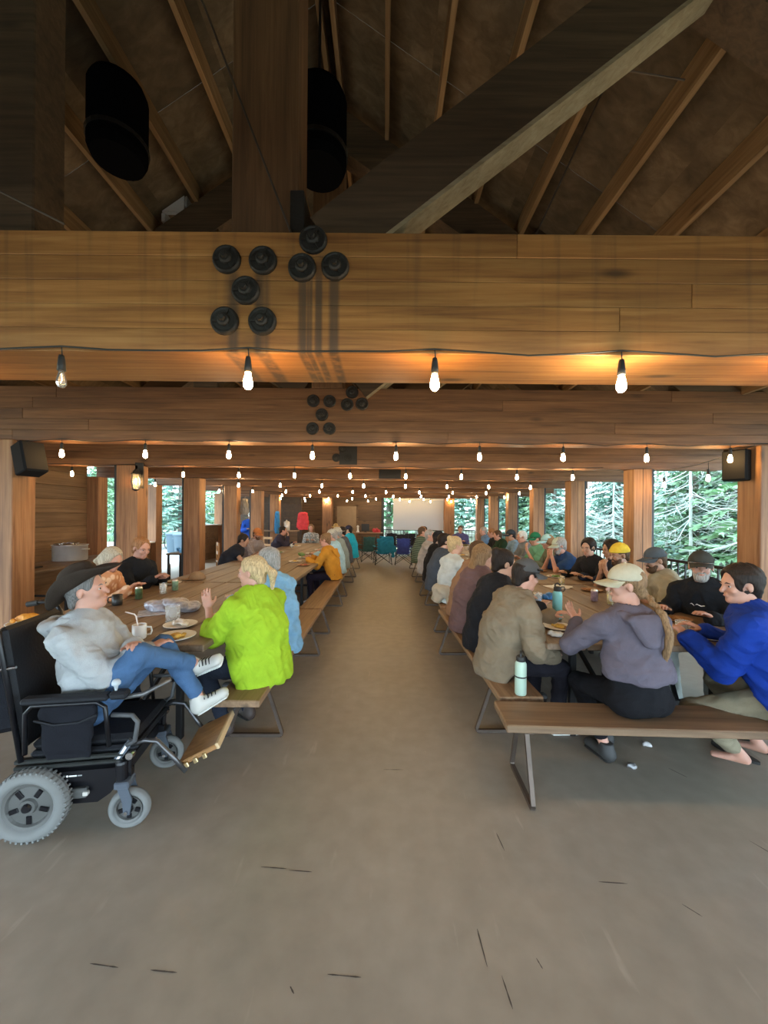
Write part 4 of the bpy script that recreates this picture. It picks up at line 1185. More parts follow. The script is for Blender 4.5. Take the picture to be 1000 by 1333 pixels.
    if not barefoot:
        for i, sg in ((0, -1), (1, 1)):
            fd, dn = foot_dir(i, sg, kn, an, stand)
            g = an[i] + dn * .085
            F = Field(an[i] - .3, an[i] + .3, max(res, .008))
            F.cap(g - dn * .045 - fd * .035, g - dn * .036 + fd * .14 * sc, (.040 * sc, .042 * sc), (.044 * sc, .032 * sc), u=np.cross(fd, dn), k=.02)
            F.cap(g - dn * .05 - fd * .02, g - dn * .10 - fd * .012, .042 * sc, .043 * sc, k=.03)
            F.cut(g, dn); F.cut(g - dn * .115, -dn)
            V, Q = F.polys(1)
            so = qmesh('shoe', V, Q, SM, o)
            if res < .009:
                F = Field(an[i] - .3, an[i] + .3, .008)
                F.cap(g - dn * .008 - fd * .038, g - dn * .008 + fd * .145 * sc, (.043 * sc, .016), (.047 * sc, .016), u=np.cross(fd, dn), k=.01); F.cut(g - dn * .014, -dn); F.cut(g, dn)
                V, Q = F.polys(1); qmesh('sole', V, Q, SOLE if shoe[0] > .3 or shoelace else RUBBER, so)
                if shoelace:
                    lm = MB(); uu = np.cross(fd, dn)
                    for q in range(4):
                        c = g - dn * (.075 - .004 * q + .006) + fd * (.03 + q * .022)
                        lm.tube([c - uu * .03 - dn * -.012, c - dn * .008, c + uu * .03 + dn * .012], .004, 5)
                    lm.build('laces', BLACK, so)
    # ---- hair, beard, hat
    if hair and hair[1] != 'none':
        hm = hairmat('hair_' + hair[0], HAIR[hair[0]]); st_ = hair[1]
        F = Field(Hc - np.array((.24, .30 if st_ == 'braid' else .24, .56 if st_ in ('long', 'braid') else .28)), Hc + .26, max(min(res, .009), .006) if res < .014 else res)
        cap_r = {'short': .009, 'buzz': .004, 'full': .018, 'long': .012, 'pony': .010, 'bun': .011, 'braid': .008, 'bald': .006, 'bob': .014}[st_]
        F.ell(hp_(0, -.018, .036), np.array((.075, .096, .085)) * sc + cap_r, HR, k=.01)
        if st_ != 'bald': F.cap(hp_(0, -.06, .0), hp_(0, -.072, -.07), (.066 * sc, .035), (.052 * sc, .028), u=HR[:, 0], k=.03)
        # clear the face and ears
        F.cap(hp_(0, .11, .03), hp_(0, .12, -.14), (.068 * sc, .075 * sc), (.085 * sc, .085 * sc), u=HR[:, 0], k=.012, op='sub')
        if st_ not in ('long', 'bob'):
            for q in (-1, 1): F.ell(hp_(q * .085, .006, -.018), np.array((.03, .03, .04)) * sc, HR, k=.01, op='sub')
        if st_ == 'bald': F.cut(hp_(0, 0, .035), HR[:, 2])
        if st_ == 'pony':
            F.ell(hp_(0, -.118, .03), np.array((.02, .02, .02)), k=.012)
            F.cap(hp_(0, -.125, .028), hp_(0, -.165, -.015), .022, .028, k=.015); F.cap(hp_(0, -.165, -.015), hp_(.01, -.15, -.13), .028, .012, k=.02)
        if st_ == 'bun':
            F.ell(hp_(0, -.095, .092), np.array((.042, .04, .038)), k=.015)
        if st_ in ('long', 'bob'):
            e = -.30 if st_ == 'long' else -.12
            F.cap(hp_(0, -.075, .02), hp_(0, -.105, e * .5), (.085, .035), (.095, .03), u=HR[:, 0], k=.03)
            F.cap(hp_(0, -.105, e * .5), hp_(0, -.11, e), (.095, .03), (.055, .018), u=HR[:, 0], k=.02)
            for q in (-1, 1): F.cap(hp_(q * .075, -.02, .03), hp_(q * .082, -.03, e * .55), (.018, .035), (.02, .03), u=HR[:, 0], k=.02)
        if st_ == 'braid':
            bk = V3(st, -ct, 0)
            path = [hp_(.02, -.085, -.03), N0 + u * .085 + bk * .150 + V3(0, 0, .035), N0 + u * .085 + bk * .205 - V3(0, 0, .07), N0 + u * .08 + bk * .195 - V3(0, 0, .17), N0 + u * .075 + bk * .150 - V3(0, 0, .29)]
            for q in range(27):
                t = q / 26 * 4; i0 = min(3, int(t)); c = path[i0] + (path[i0 + 1] - path[i0]) * (t - i0)
                F.ell(c + u * (.007 if q % 2 else -.007), np.array((.020 - .0004 * q, .017, .021)), k=.012)
            F.cap(path[-1], path[-1] - V3(0, 0, .07), .012, .005, k=.005)
        V, Q = F.polys(1); V = wrinkle(V, Q, .0035, 42, seed + 2, (1, 1, .35))
        qmesh('braid' if False else 'hair', V, Q, hm, o)
    if beard:
        F = Field(Hc - .2, Hc + .15, max(res * .9, .006))
        F.cap(hp_(0, .034, -.05), hp_(0, .052, -.085), (.060 * sc, .046 * sc), (.050 * sc, .045 * sc), u=HR[:, 0], k=.02)
        F.ell(hp_(0, .082, -.043), np.array((.03, .014, .009)), HR, k=.008)
        F.cut(hp_(0, .03, -.036), HR @ V3(0, -.35, 1)); F.ell(hp_(0, .105, -.057), np.array((.021, .022, .010)), HR, k=.006, op='sub'); F.cut(hp_(0, -.005, 0), HR @ V3(0, -1, 0))
        V, Q = F.polys(1); V = wrinkle(V, Q, .002, 120, seed + 3)
        qmesh('beard', V, Q, hairmat('hair_' + beard, HAIR[beard]), o)
    if hat: make_hat(o, hat, hp_, HR, sc, res)
    return o

def make_hat(o, hat, hp_, HR, sc, res):
    kind, c = hat[0], hat[1]
    hm = fabric('hat_%02x%02x%02x' % tuple(int(q * 255) for q in c), c, .3, 220)
    c2 = hat[2] if len(hat) > 2 else c
    hm2 = fabric('hat_%02x%02x%02x' % tuple(int(q * 255) for q in c2), c2, .3, 220)
    C = hp_(0, 0, .03); r = max(min(res, .009), .006) if res < .014 else res
    def T(): return Matrix.Translation(Vector(hp_(0, 0, 0))) @ Matrix((HR * sc).tolist()).to_4x4()
    if kind == 'cap':
        back = hat[3] if len(hat) > 3 else 0
        F = Field(C - .22, C + .22, r)
        F.ell(hp_(0, -.010, .035), np.array((.090, .110, .104)) * sc, HR, k=.01)
        F.cut(hp_(0, 0, .034), HR @ V3(0, .12, -1))
        F.ell(hp_(0, -.01, .01), np.array((.082, .10, .085)) * sc, HR, k=.004, op='sub')
        V, Q = F.polys(1); cr = qmesh('cap_crown', V, Q, hm, o)
        b = MB(); n = 12; Tm = T()
        top = []; bot = []
        for i in range(n + 1):
            a = R(-78 + 156 * i / n); x = math.sin(a)
            for rr in (0, 1):
                y = (.085 if rr == 0 else .085 + .095 * math.cos(a) ** .7 + .01) * 1.0; xx = x * (.085 if rr == 0 else .078)
                yy = (math.cos(a) * .095 if rr == 0 else math.cos(a) * .10 + .085 * max(0, math.cos(a)) ** .5)
                z = .045 - (.012 + .022 * rr) * abs(x) ** 2 - .014 * rr
                top.append(Tm @ Vector((xx, yy, z))); bot.append(Tm @ Vector((xx, yy, z - .005)))
        m = len(top)
        fs = []
        for i in range(n):
            a0, a1, b1, b0 = 2 * i, 2 * i + 1, 2 * i + 3, 2 * i + 2
            fs += [(a0, b0, b1, a1), (a0 + m, a1 + m, b1 + m, b0 + m), (a1, b1, b1 + m, a1 + m), (a0, a0 + m, b0 + m, b0)]
        fs += [(0, 1, 1 + m, m), (m - 2, 2 * m - 2, 2 * m - 1, m - 1)]
        b.add(top + bot, fs); b.build('cap_brim', hm2, o, smooth=False)
        MB().lathe([(0, .008), (.006, .006), (.008, 0), (0, 0)], 8, Tm @ Matrix.Translation((0, -.012, .138))).build('cap_button', hm2, o)
    elif kind == 'beanie':
        F = Field(C - .22, C + .22, r)
        F.ell(hp_(0, -.016, .045), np.array((.089, .108, .10)) * sc, HR, k=.01)
        F.cut(hp_(0, 0, .036), HR @ V3(0, .10, -1))
        V, Q = F.polys(1); V = wrinkle(V, Q, .002, 90, 3, (1, 1, .1)); qmesh('beanie', V, Q, hm, o)
        F = Field(C - .22, C + .22, r)
        F.ell(hp_(0, -.014, .045), np.array((.094, .113, .10)) * sc, HR, k=.01)
        F.cut(hp_(0, 0, .030), HR @ V3(0, .10, -1)); F.cut(hp_(0, 0, .072), HR @ V3(0, -.10, 1))
        V, Q = F.polys(1); V = wrinkle(V, Q, .002, 200, 4, (1, 1, .05)); qmesh('beanie_cuff', V, Q, hm2, o)
    elif kind in ('brimmed', 'cowboy'):
        Tm = T() @ Matrix.Translation((0, -.012, .045)) @ Matrix.Rotation(R(hat[3] if len(hat) > 3 else 0), 4, 'X')
        big = kind == 'cowboy'
        b = MB(); n = 40; rings = []
        prof = [(.088, .0), (.092, -.002), (.13, -.004), (.165 if big else .14, -.004), (.185 if big else .15, -.002)]
        vs = []
        for rr, z in prof:
            for j in range(n):
                a = 2 * math.pi * j / n; x, y = math.cos(a), math.sin(a)
                q = (rr - .09) / .095 if big else 0
                curl = .075 * max(0, q) ** 1.5 * abs(x) ** 3 - .02 * max(0, q) * abs(y) ** 3
                vs.append(Tm @ Vector((x * rr * (1 - .10 * max(0, q)) * .96, y * rr * 1.2, z + curl)))
        k = len(prof); low = [v + (Tm.to_3x3() @ Vector((0, 0, -.005))) for v in vs]
        fs = []
        for i in range(k - 1):
            for j in range(n):
                j2 = (j + 1) % n; fs.append((i * n + j, (i + 1) * n + j, (i + 1) * n + j2, i * n + j2)); fs.append((k * n + i * n + j, k * n + i * n + j2, k * n + (i + 1) * n + j2, k * n + (i + 1) * n + j))
        for j in range(n): fs.append(((k - 1) * n + j, k * n + (k - 1) * n + j, k * n + (k - 1) * n + (j + 1) % n, (k - 1) * n + (j + 1) % n))
        b.add(vs + low, fs); b.build('hat_brim', hm, o, smooth=True)
        F = Field(C - .26, C + .30, r)
        up = HR[:, 2] if len(hat) < 4 else np.array(Tm.to_3x3() @ Vector((0, 0, 1)))
        fw = np.array((Tm.to_3x3() @ Vector((0, 1, 0)))); base = np.array(Tm.translation)
        up = nrm(up); fw = nrm(fw)
        hgt = .105 if big else .085
        F.cap(base - up * .01, base + up * hgt * .7, (.088, .108), (.072, .092), u=HR[:, 0], k=.01, rw=.05)
        if big:
            F.cap(base + up * (hgt + .045) - fw * .07, base + up * (hgt + .035) + fw * .10, (.022, .03), (.022, .03), u=HR[:, 0], k=.02, op='sub')
            for q in (-1, 1): F.ell(base + up * (hgt + .0) + fw * .085 + HR[:, 0] * q * .075, (.03, .045, .04), k=.02, op='sub')
        F.cut(base - up * .004, -up)
        V, Q = F.polys(1); qmesh('hat_crown', V, Q, hm, o)
        bd = MB(); P_ = []
        for j in range(32):
            a = 2 * math.pi * j / 32; P_.append(Tm @ Vector((math.cos(a) * .088, math.sin(a) * .109, .012)))
        bd.tube(P_, .006, 5, closed=True); bd.build('hat_band', hm2, o)
# ------------------------------------------------------------------ people
# yaw: 0 faces +Y (away from the entrance); +90 faces the kitchen side; -90 faces the railing side
Xk, Xa, Xb, Xr = -3.00, -0.915, 0.90, 3.0
NEAR, MIDR, FAR, VFAR = 0.0075, 0.0105, 0.015, 0.019
def onT(dx=.13, y=.44): return [(-dx, y, .815), (dx, y + .02, .815)]
UPH = lambda sg: (V3(0, .15, 1), V3(0, -.9, .2), V3(-sg, 0, 0))
def chin(sg, z=1.02, y=.34): return (sg * .05, y, z)

# --- first places of the kitchen-side table
person('man in a pale grey hooded sweatshirt and dark cowboy hat sitting in the wheelchair', (-1.60, 2.16), R(-80), NEAR, seat=.455, lean=-.20, neck=.20, head=(R(4), -.14, 0), sc=.94,
       hands=[(.05, .20, .86), (-.01, .25, .82)], elbows=[(-1, -.2, -.9), (.75, -.35, -1)], feet=[(-.12, .50, .47), (-.17, .46, .67)], knees=[(-.1, .5, 1), (.55, .35, 1)],
       shirt=(.36, .375, .38), hood=True, bulk=.016, fat=.02, hem=-.03, pants=(.06, .12, .23), shoe=(.50, .49, .45), shoelace=True, skin='pink', hair=('iron', 'short'), hat=('cowboy', (.035, .026, .02), (.02, .015, .012), 28), seed=11, wr=1.5, pants_len=.86)
person('woman in a lime green top with a blond ponytail, one hand raised', (-0.90, 2.80), R(60), NEAR, lean=.13, head=(R(24), .06, 0), hands=[(-.16, .36, .90), (.04, .38, .80)],
       elbows=[(-.3, .5, -1), (.6, -.3, -.6)], hdir=[(V3(-.1, .2, 1), V3(.9, .5, 0), V3(0, -1, 0)), None], curl=(.22, .5), shirt=(0.29, 0.46, 0.025), sleeve='three', bulk=.030, fat=.24, hem=.035,
       pants=(0.02, 0.025, 0.04), skin='pink', hair=('blond', 'pony'), seed=3, wr=1.5, feet=[(-.12, .22, .085), (.12, .26, .085)], shoe=(.05, .035, .03), sc=.96)
person('grey-haired man in a light blue shirt beside the woman in lime green', (-0.93, 3.42), R(62), NEAR, lean=.22, head=(R(18), .18, 0), hands=onT(.14, .42), shirt=(.20, .41, .62), bulk=.026, fat=.10, hem=.05, pants=(.02, .022, .03),
       skin='pink', hair=('grey', 'short'), seed=4, wr=1.6, collar=True, sc=.98)
person('woman in an orange floral blouse with greying blond hair looking down at her plate', (Xk, 3.92), R(-84), MIDR * .85, lean=.40, head=(R(-22), .42, 0), hands=[(-.10, .40, .82), (.12, .42, .84)], shirt=(.52, .25, .13), shirt_pat=('floral', (.72, .50, .34), 17.0),
       bulk=.018, fat=.12, hair=('ash', 'bob'), skin='pink', seed=5, sc=.95)
person('man in a black button shirt with short ginger hair eating beside the floral blouse', (Xk - .03, 4.55), R(-100), MIDR * .85, lean=.30, head=(R(-14), .32, 0), hands=[(-.06, .42, .84), (.10, .42, .86)], shirt=(.012, .014, .018), bulk=.02, fat=.08,
       hair=('ginger', 'short'), skin='pink', seed=6, collar=True, wr=1.2, sc=1.02)
person('person in a dark vest over tan sleeves bending low over the table', (Xk + .02, 7.2), R(-70), FAR * .9, lean=.62, head=(R(-20), .35, 0), hands=onT(.15, .50), shirt=(.018, .02, .028), sleeve=None, bulk=.03, hair=('dark', 'short'), skin='tan', seed=7)
person('man in an orange cap and grey patterned jacket at the kitchen edge', (Xk, 8.6), R(-110), FAR * .9, lean=.35, head=(R(-18), .28, 0), hands=onT(.15, .45), shirt=(.20, .17, .17), shirt_pat=('plaid', (.33, .28, .27), 9.0), bulk=.03, fat=.1,
       hat=('cap', (.45, .16, .05)), hair=('brown', 'short'), beard='brown', skin='pink', seed=8)
person('dark-haired man in a navy sweater resting his chin on his hand', (Xk, 10.6), R(-88), FAR, lean=.38, head=(R(8), .12, 0), hands=[(-.1, .46, .82), (.06, .36, 1.0)], hdir=[None, UPH(1)], shirt=(.04, .035, .055), bulk=.02, hair=('dark', 'short'), skin='pink', seed=9)
person('woman with long fair hair in a patterned grey top at the table end', (-2.35, 12.45), R(185), FAR, lean=.2, head=(0, .1, 0), hands=onT(.12, .36), shirt=(.22, .25, .27), shirt_pat=('floral', (.45, .46, .45), 22.0), hair=('light_brown', 'long'), skin='pink', seed=10)
person('woman in an orange hooded jacket on the aisle bench', (Xa, 7.0), R(78), MIDR, lean=.30, head=(R(10), .2, 0), hands=onT(.13, .44), shirt=(.52, .24, .03), hood=True, bulk=.02, pants=(.02, .016, .03), hair=('light_brown', 'bun'), skin='pink', seed=12, shoe=(.4, .4, .4), sc=.95)
person('person in a light blue shirt and grey cap beyond the orange jacket', (Xa, 7.75), R(84), FAR, lean=.22, head=(R(0), .15, 0), hands=onT(), shirt=(.38, .60, .72), bulk=.02, hat=('cap', (.45, .44, .38)), hair=('grey', 'short'), skin='pink', seed=13)
person('person in a grey-green fleece and pale cap on the aisle bench', (Xa, 8.5), R(84), FAR, lean=.20, head=(0, .15, 0), hands=onT(), shirt=(.24, .29, .28), bulk=.03, hat=('brimmed', (.42, .40, .34)), hair=('grey', 'short'), skin='pink', seed=14)
person('person in a charcoal sweater with dark hair near the turquoise jacket', (Xa, 9.5), R(84), FAR, lean=.22, head=(0, .15, 0), hands=onT(), shirt=(.08, .085, .10), bulk=.02, hair=('dark', 'full'), skin='pink', seed=15)
person('person in a bright turquoise jacket and dark cap near the camp chairs', (Xa + .03, 10.7), R(84), FAR, lean=.16, head=(0, .1, 0), hands=onT(), shirt=(.02, .38, .55), bulk=.045, hat=('cap', (.03, .03, .06)), hair=('dark', 'short'), skin='fair', seed=16)
person('man in a straw-coloured brimmed hat facing the entrance at the far table end', (-1.55, 12.5), R(178), VFAR, lean=.15, head=(0, .1, 0), hands=onT(.12, .34), shirt=(.10, .07, .06), hat=('brimmed', (.40, .28, .12)), hair=('brown', 'short'), beard='brown', skin='pink', seed=17)
person('person in a royal blue jacket and white cap standing at the kitchen hatch', (-4.75, 13.6), R(-150), FAR, seat=.80, stand=True, lean=.1, head=(R(10), .1, 0), hands=[(-.16, .30, 1.1), (.16, .30, 1.12)], shirt=(.02, .08, .42), bulk=.03, hat=('cap', (.6, .6, .58)), hair=('dark', 'short'), skin='tan', seed=18)

# --- head of the railing-side table
person('man in a tan sweatshirt and grey cap with a bare wrist at the bench end', (Xb - .02, 2.90), R(-80), NEAR, lean=.36, neck=.1, head=(R(4), .24, 0), hands=[(-.06, .46, .82), (.17, .33, .60)], elbows=[(-.4, -.2, -1), (.7, -.5, -.8)],
       hdir=[None, (V3(-.1, .55, -.7), V3(-1, 0, 0), V3(0, 1, .3))], shirt=(.20, .158, .108), bulk=.032, fat=.06, hem=.03, pants=(.012, .011, .016), skin='pink', hair=('dark', 'short'), hat=('cap', (.075, .075, .075)), seed=21, wr=1.4, feet=[(-.14, .36, .085), (.12, .40, .085)], shoe=(.02, .02, .022), shoelace=True, sc=.97)
person('woman in a grey-purple hooded top and pale cap with a long braid', (1.53, 2.31), R(6), NEAR, lean=.16, head=(R(66), .12, 0), hands=[(-.13, .40, .87), (.16, .38, .80)], elbows=[(-.9, -.2, -.9), (.8, -.3, -.9)], hdir=[(V3(-.2, .7, .75), V3(.3, -.8, .5), V3(0, .6, .8)), None], curl=(.3, .6),
       shirt=(.105, .092, .118), hood=True, bulk=.004, fat=.14, hem=-.20, pants=(.008, .008, .010), pants_len=.8, skin='pink', hair=('light_brown', 'braid'), hat=('cap', (.42, .40, .31), (.38, .35, .25)), seed=22, wr=1.1, feet=[(-.02, .25, .085), (.10, .42, .085)], shoe=(.03, .03, .03), sc=.97)
person('dark-haired boy in a royal blue hooded sweatshirt and khaki trousers', (2.36, 2.27), R(38), NEAR, lean=.32, head=(R(42), .14, 0), hands=[(-.10, .42, .815), (.18, .40, .81)], shirt=(.008, .034, .25), hood=True, bulk=.030, fat=.10, hem=.02, pants=(.22, .19, .13), skin='pink', hair=('dark', 'full'),
       seed=23, wr=1.5, feet=[(.10, .20, .085), (.36, .15, .085)], barefoot=True, pants_len=.82, knees=[(-.6, 1, .3), (.35, 1, .3)], sc=1.0)
person('bearded man in a black sweatshirt and dark cap facing the entrance', (Xr - .12, 3.38), R(118), NEAR, lean=.30, head=(R(26), .06, 0), hands=[(-.17, .40, .815), (.17, .42, .815)], shirt=(.014, .015, .019), bulk=.026, fat=.08, pants=(.33, .36, .34), skin='pink', hair=('grey', 'short'), beard='grey', hat=('cap', (.045, .045, .04)), seed=24,
       wr=1.3, feet=[(-.22, .52, .085), (.05, .46, .085)])
person('man in a beige short-sleeved shirt and slate cap leaning on the table', (Xr + .02, 3.88), R(70), MIDR * .85, lean=.42, head=(R(20), .2, 0), hands=onT(.16, .42), shirt=(.31, .28, .20), sleeve='short', bulk=.03, fat=.10, pants=(.12, .12, .09), skin='tan', hair=('brown', 'short'), beard='brown', hat=('cap', (.07, .085, .10)), seed=25)
person('bearded man in a yellow beanie and black T-shirt with hands by his mouth', (Xr, 4.50), R(88), MIDR * .85, lean=.42, head=(R(6), .18, 0), hands=[(-.06, .42, .98), (.08, .40, .96)], hdir=[UPH(-1), UPH(1)], elbows=[(-.7, .2, -1), (.7, .2, -1)], shirt=(.018, .02, .03), sleeve='short', bulk=.02, fat=.05,
       skin='tan', hair=('brown', 'short'), beard='brown', hat=('beanie', (.62, .45, .05)), seed=26)
person('dark-haired person in navy half hidden behind the yellow beanie', (Xr + .1, 4.95), R(86), MIDR, lean=.28, head=(R(0), .2, 0), hands=onT(.15, .42), shirt=(.02, .03, .06), bulk=.02, skin='tan', hair=('dark', 'full'), seed=27)
person('smiling young man in a black top with a grey hood and dark hair', (Xr + .05, 5.45), R(108), MIDR, lean=.32, head=(R(14), .2, 0), hands=onT(.14, .44), shirt=(.018, .018, .02), hood=True, bulk=.02, skin='fair', hair=('dark', 'full'), seed=28)
person('man in a navy T-shirt and pale green cap holding his hands to his face', (Xr + .02, 6.05), R(92), MIDR, lean=.48, head=(R(6), .28, 0), hands=[(-.05, .40, .99), (.06, .40, .97)], hdir=[UPH(-1), UPH(1)], elbows=[(-.7, .2, -1), (.7, .2, -1)], shirt=(.025, .06, .15), sleeve='short', bulk=.02, fat=.06, skin='pink', hair=('grey', 'full'), beard='grey',
       hat=('cap', (.40, .45, .36)), seed=29)
person('person with wavy brown hair in a sage green sweater', (Xr + .05, 6.65), R(88), FAR * .9, lean=.38, head=(0, .2, 0), hands=onT(), shirt=(.14, .16, .11), bulk=.02, skin='pink', hair=('light_brown', 'bob'), hat=('cap', (.25, .42, .45)), seed=30)
person('man in a green T-shirt and dark green cap', (Xr + .05, 7.3), R(98), FAR * .9, lean=.32, head=(R(8), .18, 0), hands=[(-.1, .4, .98), (.15, .44, .82)], hdir=[UPH(-1), None], shirt=(.13, .32, .21), sleeve='short', bulk=.03, fat=.1, skin='pink', hair=('brown', 'short'), hat=('cap', (.015, .12, .06)), seed=31)
person('white-haired man in a grey shirt at the railing edge', (Xr + .05, 8.0), R(88), FAR * .9, lean=.30, head=(R(4), .18, 0), hands=onT(), shirt=(.16, .18, .20), bulk=.03, fat=.14, skin='pink', hair=('white', 'short'), seed=32)
person('man in a blue-grey shirt and dark cap with a tan face', (Xr + .08, 8.75), R(88), FAR, lean=.32, head=(0, .2, 0), hands=onT(), shirt=(.17, .27, .38), bulk=.02, skin='tan', hair=('dark', 'short'), hat=('cap', (.03, .04, .05)), seed=33)
person('person in a dark green jacket reaching across the table', (Xr + .08, 9.5), R(92), FAR, lean=.5, head=(0, .2, 0), hands=onT(.14, .52), shirt=(.02, .045, .025), bulk=.03, skin='pink', hair=('brown', 'short'), seed=34)
person('person in a black fleece next to the dark green jacket', (Xr + .08, 10.2), R(92), FAR, lean=.4, head=(R(-10), .25, 0), hands=onT(), shirt=(.02, .02, .022), bulk=.03, skin='pink', hair=('ginger', 'short'), seed=35)
person('person in a steel blue T-shirt leaning an elbow on the far table', (Xr + .05, 11.1), R(80), FAR, lean=.3, head=(R(20), .1, 0), hands=[(-.1, .38, .98), (.15, .44, .82)], hdir=[UPH(-1), None], shirt=(.13, .22, .36), sleeve='short', bulk=.02, skin='pink', hair=('grey', 'short'), seed=36)
person('person in a purple jacket at the far end of the railing-side table', (2.45, 12.35), R(172), VFAR, lean=.25, head=(0, .1, 0), hands=onT(.13, .36), shirt=(.09, .085, .20), bulk=.03, skin='pink', hair=('brown', 'short'), seed=37)
# --- aisle side of the railing-side table
person('person with black hair in a bun and a black jacket on the aisle bench', (Xb - .01, 3.42), R(-80), MIDR * .85, lean=.34, head=(R(-8), .2, 0), hands=onT(.14, .44), shirt=(.015, .016, .02), bulk=.035, pants=(.05, .06, .07), skin='fair', hair=('dark', 'bun'), seed=38)
person('woman with long fair hair in a brown-mauve jacket', (Xb - .03, 3.95), R(-74), MIDR * .85, lean=.30, head=(R(-14), .15, 0), hands=onT(.14, .44), shirt=(.14, .085, .085), bulk=.04, pants=(.03, .03, .04), skin='fair', hair=('light_brown', 'long'), seed=39)
person('brown-haired person in a tan coat turned to the table', (Xb + .03, 4.52), R(-88), MIDR, lean=.34, head=(0, .2, 0), hands=onT(.14, .44), shirt=(.26, .15, .09), bulk=.04, skin='fair', hair=('brown', 'full'), seed=40)
person('woman in a white top with a loose blond topknot and a jacket round her waist', (Xb - .02, 5.25), R(-66), MIDR, lean=.20, head=(R(-20), .1, 0), hands=onT(.14, .42), shirt=(.50, .55, .55), bulk=.012, pants=(.02, .03, .06), skin='fair', hair=('blond', 'bun'), seed=41, feet=[(-.1, .2, .085), (.16, .12, .085)])
person('person in a slate blue sweater on the aisle bench behind the topknot', (Xb - .05, 6.1), R(-80), FAR * .9, lean=.2, head=(0, .15, 0), hands=onT(), shirt=(.06, .075, .10), bulk=.03, skin='fair', hair=('dark', 'full'), seed=42, fat=.1)
person('person in a black jacket and black beanie on the aisle bench', (Xb - .02, 6.9), R(-80), FAR * .9, lean=.18, head=(0, .15, 0), hands=onT(), shirt=(.012, .012, .014), bulk=.04, skin='fair', hair=('dark', 'short'), hat=('beanie', (.015, .015, .017)), seed=43)
person('grey-haired man in a pale grey shirt looking toward the entrance', (Xb - .04, 7.8), R(-95), FAR * .9, lean=.12, head=(R(-25), .05, 0), hands=onT(.15, .4), shirt=(.34, .32, .31), bulk=.03, fat=.1, pants=(.16, .11, .08), skin='pink', hair=('grey', 'short'), seed=44)
person('man in a dark green plaid shirt at the far aisle bench', (Xb - .02, 9.6), R(-84), FAR, lean=.12, head=(0, .1, 0), hands=onT(), shirt=(.03, .055, .035), shirt_pat=('stripe', (.22, .27, .22), 11.0), bulk=.03, fat=.1, skin='pink', hair=('brown', 'short'), seed=45)
person('man in a rust shirt beyond the plaid shirt', (Xb + .06, 10.5), R(-84), VFAR, lean=.18, head=(0, .1, 0), hands=onT(), shirt=(.22, .10, .06), bulk=.03, skin='pink', hair=('ginger', 'short'), seed=46)
person('person in a black puffer jacket reaching over the far table', (Xb + .1, 11.3), R(-84), VFAR, lean=.35, head=(0, .2, 0), hands=onT(.14, .5), shirt=(.02, .022, .028), bulk=.05, skin='pink', hair=('dark', 'short'), seed=47)

# small marks on clothing
def on_head(o, pts, r, name, m):
    hp_ = HEADS[o.name][0]; MB().tube([hp_(*q) for q in pts], r, 6).build(name, m, o)
WH = mat('print_white', (.7, .7, .7), .6)
for o in list(bpy.data.objects):
    lb = o.get('label', '')
    if lb.startswith('woman in a grey-purple'):
        on_head(o, [(.086, -.045, .055), (.084, -.047, .078), (.082, -.057, .078), (.084, -.062, .066), (.087, -.057, .055), (.086, -.045, .055)], .0022, 'cap_logo', BLACK)
    if lb.startswith('man in a tan sweatshirt'):
        on_head(o, [(-.083, .03, .066), (-.07, .082, .070), (-.03, .112, .072), (.03, .112, .072), (.07, .082, .070), (.083, .03, .066)], .008, 'sunglasses', BLACK)
    if lb.startswith('bearded man in a black sweatshirt'):
        hp_, HR_, N0_, sp_ = HEADS[o.name]
        c = N0_ - sp_ * .17 + V3(0, .142, 0)
        MB().tube([c + V3(.07, 0, 0), c + V3(.05, .004, .012), c + V3(.03, .004, -.004), c + V3(.01, .006, .012), c + V3(-.02, .006, 0), c + V3(-.05, .003, .010)], .004, 5).build('shirt_print', WH, o)
    if lb.startswith('woman in a white top with a loose blond'):
        F = Field((-.3, -.3, .36), (.3, .25, .85), .011)
        F.cap((-.10, -.05, .60), (.10, -.05, .60), (.13, .085), (.13, .085), u=(0, 1, 0), k=.03); F.cap((.14, -.06, .58), (.20, -.10, .47), .06, .05, k=.04); F.cap((-.05, -.15, .56), (.05, -.17, .47), (.14, .03), (.12, .03), u=(1, 0, 0), k=.04)
        F.cut((0, 0, .447), (0, 0, -1)); V, Q = F.polys(1); V = wrinkle(V, Q, .009, 24, 77); qmesh('waist_jacket', V, Q, fabric('cream_cloth', (.42, .39, .32)), o)
